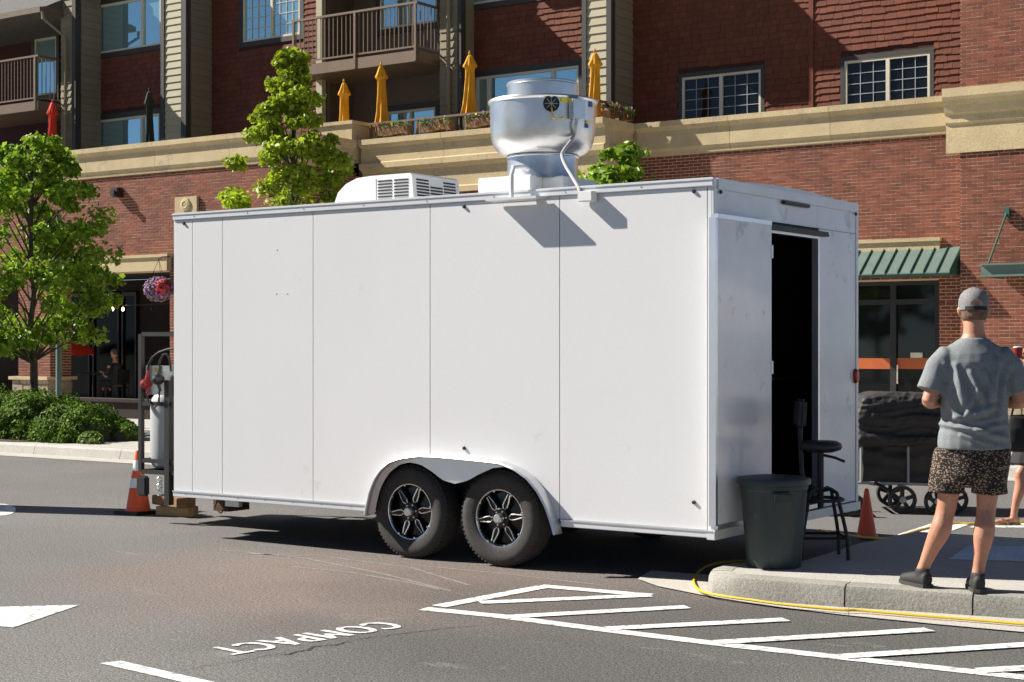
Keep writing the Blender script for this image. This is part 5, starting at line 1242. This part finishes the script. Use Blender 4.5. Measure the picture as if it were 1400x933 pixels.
def head(mb, c, fw, s=1.0):
    """skull, jaw, nose, brow and ears; c = centre of the head, fw = facing"""
    c, fw = Vector(c), Vector(fw).normalized(); sd_ = fw.cross(Vector((0,0,1))).normalized(); up = sd_.cross(fw)
    rings = []
    for z, a, b, o in ((-.118,.030,.035,.045),(-.105,.048,.055,.030),(-.075,.060,.075,.016),(-.035,.070,.088,.006),(.0,.075,.096,.0),(.04,.077,.099,-.003),(.075,.070,.090,-.005),(.10,.052,.066,-.006),(.117,.022,.028,-.006)):
        rings.append(ell(c + up*z*s + fw*o*s, a*s, b*s, sd_, fw, 20))
    mb.loft(rings)
    mb.tube([c + fw*.092*s + up*.015*s, c + fw*.108*s - up*.018*s, c + fw*.112*s - up*.032*s, c + fw*.090*s - up*.042*s], [.008*s,.012*s,.015*s,.010*s], 8)
    mb.tube([c + fw*.082*s - up*.066*s - sd_*.022*s, c + fw*.092*s - up*.066*s, c + fw*.082*s - up*.066*s + sd_*.022*s], [.006*s,.010*s,.006*s], 8)
    mb.tube([c + fw*.085*s + up*.03*s - sd_*.045*s, c + fw*.096*s + up*.028*s, c + fw*.085*s + up*.03*s + sd_*.045*s], [.008*s,.010*s,.008*s], 8)
    for k in (-1, 1): mb.tube([c + sd_*k*.072*s - up*.035*s - fw*.002*s, c + sd_*k*.083*s - up*.012*s - fw*.008*s, c + sd_*k*.086*s + up*.012*s - fw*.012*s, c + sd_*k*.076*s + up*.028*s - fw*.008*s], [.008*s,.013*s,.015*s,.009*s], 8)
def face_marks(par, c, fw, s=1.0, hair=(.03,.02,.015)):
    c, fw = Vector(c), Vector(fw).normalized(); sd_ = fw.cross(Vector((0,0,1))).normalized(); up = sd_.cross(fw)
    for k in (-1, 1): MB().lathe([(.001,-.011),(.009,-.006),(.011,0),(.009,.006),(.001,.011)], c + fw*.086*s + sd_*k*.031*s + up*.004*s, 10).build('eye', 'plastic_white', par, smooth=True)
def leg(mb, hip, knee, ankle, toe_dir, s=1.0, foot=True):
    hip, knee, ankle = Vector(hip), Vector(knee), Vector(ankle); sh = ankle - knee; b = -Vector(toe_dir).normalized()
    mb.tube([hip, hip.lerp(knee,.3), hip.lerp(knee,.7), knee + (hip-knee)*.1, knee, knee + sh*.1], [.088*s,.084*s,.066*s,.058*s,.057*s,.054*s], 16)
    mb.tube([knee - sh*.02, knee + sh*.12 + b*.008, knee + sh*.26 + b*.022, knee + sh*.40 + b*.020, knee + sh*.62 + b*.006, knee + sh*.85, ankle, ankle + Vector((0,0,-.03))], [.055*s,.056*s,.062*s,.060*s,.046*s,.036*s,.037*s,.036*s], 16)
    if foot:
        f = -b; a = ankle; mb.tube([a + b*.045 - Vector((0,0,.045)), a - Vector((0,0,.045)), a + f*.08 - Vector((0,0,.058)), a + f*.155 - Vector((0,0,.066)), a + f*.185 - Vector((0,0,.07))], [.026*s,.034*s,.034*s,.026*s,.015*s], 12)
def arm(mb, sh, el, wr, s=1.0):
    sh, el, wr = Vector(sh), Vector(el), Vector(wr)
    mb.tube([sh, sh.lerp(el,.3), sh.lerp(el,.75), el, el.lerp(wr,.08)], [.058*s,.055*s,.045*s,.043*s,.044*s], 14)
    mb.tube([el.lerp(wr,-.04), el.lerp(wr,.15), el.lerp(wr,.4), el.lerp(wr,.8), wr], [.040*s,.046*s,.043*s,.031*s,.028*s], 14)

# the man on the kerb, seen from behind; frame: x to his right, y the way he faces
mo = onZ(1330, 808, .15)
man = thing("person", "person in grey t-shirt, patterned shorts and grey cap standing on the kerb with back turned", "person", mo, math.atan2(SA, CA), None, True)
body = MB()
LH, RH = Vector((-.095,.03,.86)), Vector((.105,.0,.86))
LK_, RK_ = Vector((-.135,.08,.475)), Vector((.085,.02,.475)); LA, RA = Vector((-.262,.16,.085)), Vector((.022,-.02,.085))
body.loft([ell((.0,.02,.80), .15,.11), ell((.005,.015,.90), .165,.118), ell((.005,.01,1.0), .158,.112), ell((.008,.01,1.12), .152,.105), ell((.01,.012,1.25), .170,.115), ell((.01,.015,1.36), .180,.112), ell((.01,.02,1.43), .150,.090), ell((.012,.02,1.475), .086,.068), ell((.014,.025,1.515), .064,.062), ell((.016,.03,1.60), .058,.062)])
leg(body, LH, LK_, LA, (-.35,1,0)); leg(body, RH, RK_, RA, (.12,1,0))
LS, RS_ = Vector((-.175,.01,1.385)), Vector((.195,.01,1.385)); LE, RE = Vector((-.262,-.01,1.12)), Vector((.285,-.01,1.115)); LWr, RWr = Vector((-.14,.22,1.10)), Vector((.13,.24,1.12))
arm(body, LS, LE, LWr); arm(body, RS_, RE, RWr)
hand(body, LWr, (.75,.6,.08), (.5,-.3,.8), 1, .55); hand(body, RWr, (-.75,.6,.12), (-.5,-.3,.8), -1, .55)
HC, HF = Vector((.018,.045,1.650)), Vector((.12,1,-.04)); head(body, HC, HF)
bm_me = remeshed(body, .0075, 4); smooth_link('body', bm_me, 'human_skin', man); face_marks(man, HC, HF)
sm = MB()
sm.loft([ell((.012,.012,.838), .213,.165), ell((.012,.012,.87), .215,.165), ell((.012,.01,.95), .205,.155), ell((.01,.01,1.05), .198,.148), ell((.01,.008,1.16), .205,.148), ell((.01,.01,1.27), .218,.145), ell((.01,.01,1.35), .214,.135), ell((.01,.013,1.40), .196,.118), ell((.01,.016,1.438), .158,.098), ell((.012,.018,1.468), .112,.084), ell((.013,.02,1.492), .080,.075)], caps=True)
for S_, E_ in ((LS, LE), (RS_, RE)):
    k = -1 if S_.x < 0 else 1
    sm.tube([S_ + Vector((-.09*k,0,-.01)), S_ + Vector((-.02*k,0,-.008)), S_.lerp(E_,.25) + Vector((.004*k,0,0)), S_.lerp(E_,.55) + Vector((.010*k,0,.0)), S_.lerp(E_,.78) + Vector((.014*k,0,.0))], [(.060,.060),(.072,.070),(.078,.075),(.078,.075),(.080,.076)], 18)
FOLDS = [(-.128,1.33,-.080,1.07,.020,1.0), (-.050,1.29,.045,1.06,.018,1.0), (.115,1.36,.075,1.10,.022,1.0), (.03,1.30,.10,1.13,.015,.6), (-.14,1.02,.095,1.085,.018,1.0),
         (-.19,.985,.18,.905,.017,1.0), (-.02,.955,.17,.985,.014,.8), (-.17,1.20,-.12,1.02,.016,.8), (.16,1.22,.13,1.02,.018,.8), (-.10,.93,.06,.885,.014,.6), (-.02,1.18,-.07,1.04,.013,.7), (.19,1.33,.15,1.2,.018,.7), (-.18,1.34,-.15,1.22,.018,.6)]
def folds(p):
    x, y, z = p; back = 1 if y < .05 else .5; t = 0
    wob = noise.noise(Vector((x*4, z*5, 2)))*.022
    for x0, z0, x1, z1, w, a in FOLDS:
        dx, dz = x1 - x0, z1 - z0; u = max(0, min(1, ((x - x0)*dx + (z - z0)*dz) / (dx*dx + dz*dz)))
        d = math.hypot(x - x0 - u*dx, z - z0 - u*dz) + wob; q = d / w
        t += a * (math.exp(-q*q) - .55*math.exp(-(q - 1.9)**2*1.4)) * (.35 + .65*math.sin(math.pi*min(1, max(0, .1 + .8*u))))
    return t * back + noise.noise(Vector((x*9 + z*5, y*6, z*6)))*.30 + noise.noise(Vector((x*22, y*15, z*14)))*.10
wm = wrinkled(remeshed(sm, .0075, 4), .017, folds)
smooth_link('t_shirt', wm, 'shirt', man)
sp_ = MB(); sp_.loft([ell((.005,.012,.92), .178,.130), ell((.005,.012,.86), .190,.148), ell((.003,.015,.78), .200,.155), ell((-.008,.02,.70), .200,.150), ell((-.015,.025,.635), .190,.135), ell((-.018,.03,.615), .17,.115)])
for H, K, o in ((LH, LK_, -.012), (RH, RK_, .012)):
    e = H.lerp(K, .78); e.z = .572; sp_.loft([ell(H + Vector((o,0,-.02)), .102,.125), ell(H.lerp(e,.4) + Vector((o,0,0)), .106,.122), ell(e + Vector((o,0,.05)), .106,.112), ell(e + Vector((o,0,0)), .108,.112)])
wm = wrinkled(remeshed(sp_, .009, 3), .010, lambda p: noise.noise(Vector((p.x*7, p.y*5, p.z*9))) + .5*noise.noise(Vector((p.x*15, p.y*9, p.z*3))))
smooth_link('shorts', wm, 'shorts', man)
# cap: six-panel crown, peak to the front, strap over the gap behind
fw = HF.normalized(); sdv = fw.cross(Vector((0,0,1))).normalized(); upv = sdv.cross(fw); cc = HC + upv*.018
rings = []
for z, q in ((-.012,1.0),(.02,1.02),(.055,.98),(.085,.84),(.105,.62),(.119,.32),(.124,.06)):
    ring = []
    for k in range(48):
        a = 2*math.pi*k/48; f = q*(1 - .010*(abs(math.cos(3*a)) < .12))
        zz_ = z + (.012 if z < 0 and math.sin(a) < -.75 else 0)
        ring.append(cc + sdv*(.0875*f*math.cos(a)) + fw*(.108*f*math.sin(a) - .004) + upv*zz_)
    rings.append(ring)
hr = MB().loft([ell(HC + upv*z - fw*.012, a, b_, sdv, fw) for z, a, b_ in ((-.055,.066,.074),(-.035,.0745,.088),(0,.0785,.096),(.03,.079,.098))]); smooth_link('hair', remeshed(hr, .006, 1), 'hair_short', man)
capo = MB().loft(rings).build('cap', 'cap', man, smooth=50)
MB().loft([[cc + sdv*(.078*math.cos(a)) + fw*(.095*math.sin(a)*q + .02 + (.075*(q - 1) if q > 1 else 0)) + upv*(-.012 - .012*(q - 1)*2 + dz) for a in np.linspace(.25, math.pi - .25, 14)] for q, dz in ((.9,0),(1.3,.004),(1.62,-.006),(1.62,-.010),(1.3,-.001),(.9,-.006))], caps=False, closed=False).build('cap_peak', 'cap', capo, smooth=40)
MB().loft([[cc + sdv*(.0895*math.cos(a)) + fw*(.1105*math.sin(a) - .004) + upv*z for a in np.linspace(-2.35, -.79, 14)] for z in (-.016, .006)], caps=False, closed=False).build('cap_strap', 'cloth_dark', capo, smooth=True)
MB().loft([[cc + sdv*(r_*math.cos(a)) - fw*.1075*math.cos(r_*2.2)*1.0 + upv*(.012 + r_*math.sin(a)) - fw*.0045 for r_ in (.0, .036)] for a in np.linspace(.05, math.pi - .05, 12)], caps=False, closed=False).build('cap_opening', 'human_skin', capo)
MB().lathe([(.008,0),(.006,.005),(.001,.007)], cc + upv*.122, 10).build('cap_button', 'cap', capo)
for A_, td in ((LA, Vector((-.35,1,0)).normalized()), (RA, Vector((.12,1,0)).normalized())):
    sdd = td.cross(Vector((0,0,1))); R3 = lambda d, z: A_ * 1 + td*d + Vector((0,0,z - A_.z))
    sho = MB().loft([ell(R3(-.075,.05),.020,.030,sdd,(0,0,1)), ell(R3(-.065,.05),.034,.046,sdd,(0,0,1)), ell(R3(-.02,.055),.042,.053,sdd,(0,0,1)), ell(R3(.05,.045),.044,.043,sdd,(0,0,1)), ell(R3(.12,.038),.048,.036,sdd,(0,0,1)), ell(R3(.175,.032),.040,.030,sdd,(0,0,1)), ell(R3(.20,.028),.018,.020,sdd,(0,0,1))])
    sho.loft([ell(R3(-.012,.04),.040,.05,sdd,td), ell(R3(-.012,.085),.042,.050,sdd,td), ell(R3(-.012,.112),.041,.046,sdd,td)])
    sme = remeshed(sho, .006, 3); so_ = smooth_link('shoe', sme, 'shoe', man)
    MB().loft([[R3(x, z) + sdd*w for x, w in ((-.085,0),(-.07,.036),(0,.045),(.08,.046),(.14,.05),(.19,.036),(.21,0),(.19,-.036),(.14,-.05),(.08,-.046),(0,-.045),(-.07,-.036))] for z in (.001, .022)]).build('sole', 'rubber', so_)
ph = MB().obox(Matrix.Translation(LWr + Vector((.02,.06,.05))) @ Matrix.Rotation(-.5, 4, 'X'), .07, .012, .14).build('phone', 'black_plastic'); ph.matrix_world = Matrix.Translation(mo) @ Matrix.Rotation(math.atan2(SA, CA), 4, 'Z'); tag(ph, 'dark phone held before the chest of the person in the cap', 'phone')

# the person at the right edge, facing the trailer, raising a red cup: frame x = the way they face (towards the trailer), y = away from us
wo = onZ(1421, 717)
wom = thing('person', 'person in dark top and skirt walking past the wagon, sipping from a red cup', 'person', wo, math.atan2(SA, CA), None, True)
b = MB(); s = .94
fwv = Vector((-1,0,0))
b.loft([ell((.0,0,.78), .105,.14), ell((.0,0,.90), .11,.15), ell((0,0,1.02), .09,.125), ell((-.01,0,1.18), .105,.14), ell((-.01,0,1.30), .10,.155), ell((0,0,1.36), .08,.12), ell((-.005,0,1.41), .05,.055), ell((-.02,0,1.50), .047,.05)])
leg(b, (-.0,-.08,.80), (-.20,-.09,.46), (-.255,-.09,.095), (-1,0,0), .86); leg(b, (.02,.08,.80), (.05,.09,.44), (.20,.09,.09), (-1,0,0), .86)
arm(b, (-.0,-.165,1.29), (-.16,-.22,1.17), (-.155,-.10,1.39) , .86); arm(b, (.0,.165,1.29), (.03,.2,1.04), (-.10,.16,.86), .86)
hand(b, (-.155,-.10,1.39), (-.25,.15,1), (-.2,.9,.1), -1, .75, .92); hand(b, (-.10,.16,.86), (-.4,0,-1), (0,-1,.2), 1, .4, .92)
wh = Vector((-.035,0,1.565)); head(b, wh, (-1,.0,0), .95)
smooth_link('body', remeshed(b, .0075, 4), 'human_skin', wom); face_marks(wom, wh, (-1,0,0), .95)
b = MB(); b.loft([ell((-.0,0,.84), .13,.165), ell((0,0,.95), .12,.16), ell((0,0,1.05), .105,.14), ell((-.01,0,1.18), .122,.156), ell((-.01,0,1.30), .115,.17), ell((-.003,0,1.37), .075,.10)])
b.tube([(0,-.13,1.32), (-.05,-.185,1.26), (-.09,-.205,1.225)], [.062,.058,.056], 14).tube([(0,.13,1.32), (.01,.18,1.22), (.02,.19,1.15)], [.062,.058,.056], 14)
smooth_link('top', wrinkled(remeshed(b, .010, 3), .008, lambda p: noise.noise(Vector(p)*9)), 'cloth_dark', wom)
b = MB(); b.loft([ell((0,0,.90), .125,.16), ell((-.02,0,.78), .15,.18), ell((-.06,0,.62), .18,.19), ell((-.07,0,.54), .19,.195)])
smooth_link('skirt', wrinkled(remeshed(b, .011, 3), .009, lambda p: noise.noise(Vector((p.x*14, p.y*14, p.z*2)))), 'cloth_dark', wom)
b = MB(); b.loft([ell(wh + Vector((.02,0,-.10)), .07,.07), ell(wh + Vector((.03,0,-.03)), .085,.083), ell(wh + Vector((.02,0,.05)), .098,.086), ell(wh + Vector((.01,0,.10)), .08,.07), ell(wh + Vector((.01,0,.125)), .03,.03)])
b.tube([wh + Vector((.08,0,.0)), wh + Vector((.12,0,-.08)), wh + Vector((.10,0,-.22))], [.04,.045,.015], 10); smooth_link('hair', remeshed(b, .01, 2), 'bark', wom)
for q in (Vector((-.255,-.09,0)), Vector((.20,.09,0))):
    MB().prism([q + Vector((x, y, .002)) for x, y in ((.06,.0),(.04,.034),(-.08,.036),(-.15,.044),(-.195,.02),(-.195,-.02),(-.15,-.044),(-.08,-.036),(.04,-.034))], (0,0,.016)).build('sandal', 'wood', wom); MB().tube([q + Vector((-.06,-.045,.02)), q + Vector((-.10,-.02,.06)), q + Vector((-.13,.0,.055)), q + Vector((-.08,.045,.02))], .006, 6).build('sandal_strap', 'wood', wom)
gl = Matrix.Translation(wo) @ Matrix.Rotation(math.atan2(SA, CA), 4, 'Z')
cup = thing('drink_cup', 'red drinks cup raised in the hand of the person by the wagon', 'cup', gl @ Vector((-.205,-.045,1.45)), 0, None, True)
MB().lathe([(.001,0),(.028,0),(.030,.005),(.040,.12),(.042,.125),(.040,.128),(.036,.12)], (0,0,0), 20).build('cup_body', 'regulator_red', cup, smooth=40); MB().lathe([(.041,.126),(.041,.136),(.001,.14)], (0,0,0), 20).build('lid', 'plastic_white', cup)
bag = thing('shoulder_bag', 'soft dark brown bag hanging at the hip of the person by the wagon', 'bag', gl @ Vector((-.20,-.22,.66)), 0, None, True); bag.rotation_euler = (0,0,math.atan2(SA, CA))
BG = MB().loft([ell((0,0,.0), .12,.04), ell((0,0,.08), .17,.065), ell((0,0,.20), .17,.06), ell((0,0,.30), .14,.035), ell((0,0,.33), .12,.015)]); smooth_link('pouch', remeshed(BG, .012, 3), 'cloth_dark', bag)
MB().tube([(-.12,0,.31), (-.06,.02,.55), (.08,.05,.76), (.16,.08,.55), (.12,0,.31)], .010, 6).build('strap', 'cloth_dark', bag)
# a guest at the cafe table deep in the arcade shade
so2 = onY(160, 545, 26.9); so2.z = .15
gs = thing('person', 'person in dark clothes sitting at the cafe table in the arcade shade', 'person', (so2.x, 26.9, .15), 0, None, True)
b = MB(); b.loft([ell((0,0,.42), .17,.13), ell((0,0,.55), .165,.12), ell((-.02,0,.75), .16,.11), ell((-.04,0,.93), .19,.11), ell((-.05,0,1.0), .10,.08), ell((-.06,0,1.06), .06,.06), ell((-.07,0,1.12), .055,.055)])
for k in (-1, 1):
    leg(b, (-.02,.09*k,.47), (-.44,.11*k,.50), (-.42,.12*k,.09), (-1,0,0), .95); arm(b, (-.04,.19*k,.94), (-.12,.24*k,.68), (-.38,.14*k,.78)); hand(b, (-.38,.14*k,.78), (-1,-.3*k,.05), (0,0,-1), k, .4)
gh = Vector((-.09,0,1.24)); head(b, gh, (-1,-.1,-.08)); smooth_link('body', remeshed(b, .011, 3), 'human_skin', gs); face_marks(gs, gh, (-1,-.1,-.08))
b = MB(); b.loft([ell((0,0,.44), .19,.15), ell((0,0,.58), .18,.135), ell((-.02,0,.75), .175,.125), ell((-.04,0,.92), .205,.125), ell((-.05,0,1.01), .10,.085)])
for k in (-1, 1): b.tube([(-.04,.17*k,.94), (-.09,.225*k,.78), (-.12,.245*k,.69)], .066, 12); b.tube([(-.02,.09*k,.47), (-.46,.11*k,.50), (-.44,.12*k,.46)], [.11,.085,.075], 12); b.tube([(-.44,.115*k,.49), (-.42,.12*k,.14)], [.078,.062], 12)
smooth_link('clothes', remeshed(b, .014, 3), 'cloth_dark', gs)
b = MB(); b.loft([ell(gh + Vector((.02,0,-.03)), .085,.082), ell(gh + Vector((.015,0,.05)), .10,.084), ell(gh + Vector((.01,0,.10)), .08,.066), ell(gh + Vector((.01,0,.125)), .03,.03)]); smooth_link('hair', remeshed(b, .012, 2), 'bark', gs)
cst = thing('cafe_chair', 'black metal cafe chair under the seated guest', 'chair', (so2.x + .02, 26.9, .15), 0, None, True)
MB().box(-.22, .2, -.2, .2, .38, .41).build('seat', 'black_metal', cst); MB().box(.185, .21, -.2, .2, .5, .85).build('backrest', 'black_metal', cst)
for x in (-.2, .19):
    for y in (-.18, .18): MB().tube([(x, y, 0), (x, y, .38 if x < 0 else .6)], .012, 6).build('leg', 'black_metal', cst)

# ------------------------------------------------------------------ market tents off to the right: mirrored in the glossy rear skin
def tent(label, x, y):
    t = thing('market_tent', label, 'tent', (x, y, 0), .2, 'white market tents', local=True)
    for a in (-1.4, 1.4):
        for b_ in (-1.4, 1.4): MB().tube([(a, b_, 0), (a, b_, 2.1)], .025, 8).build('leg', 'plastic_white', t)
    MB().add([(-1.5,-1.5,2.1),(1.5,-1.5,2.1),(1.5,1.5,2.1),(-1.5,1.5,2.1),(0,0,3.1)], [(0,1,4),(1,2,4),(2,3,4),(3,0,4)]).build('canopy', 'tent', t)
    for i, (a, b_) in enumerate((((-1.5,-1.5),(1.5,-1.5)),((1.5,-1.5),(1.5,1.5)),((1.5,1.5),(-1.5,1.5)),((-1.5,1.5),(-1.5,-1.5)))): MB().add([(*a,2.1),(*b_,2.1),(*b_,1.8),(*a,1.8)], [(0,1,2,3)]).build('valance', 'tent', t)
tent('white peaked market tent past the kerb, off to the right of the trailer', 2.6, 21.5); tent('white peaked market tent further along the pavement', 9.5, 24)
# an added board, out of view on the left: its shadow falls across the road by the tongue
sb_ = thing('shadow_board', 'unseen plain board on a post, added to cast the road shadow left of the trailer', 'shadow caster', (-14.6, 9.4, 0), math.atan2(1, -.36), local=True)
MB().tube([(0,0,0),(0,0,3.0)], .04, 8).build('post', 'black_metal', sb_); MB().box(-.30, .30, -.02, .02, .3, 2.9).build('board', 'frame_light', sb_)
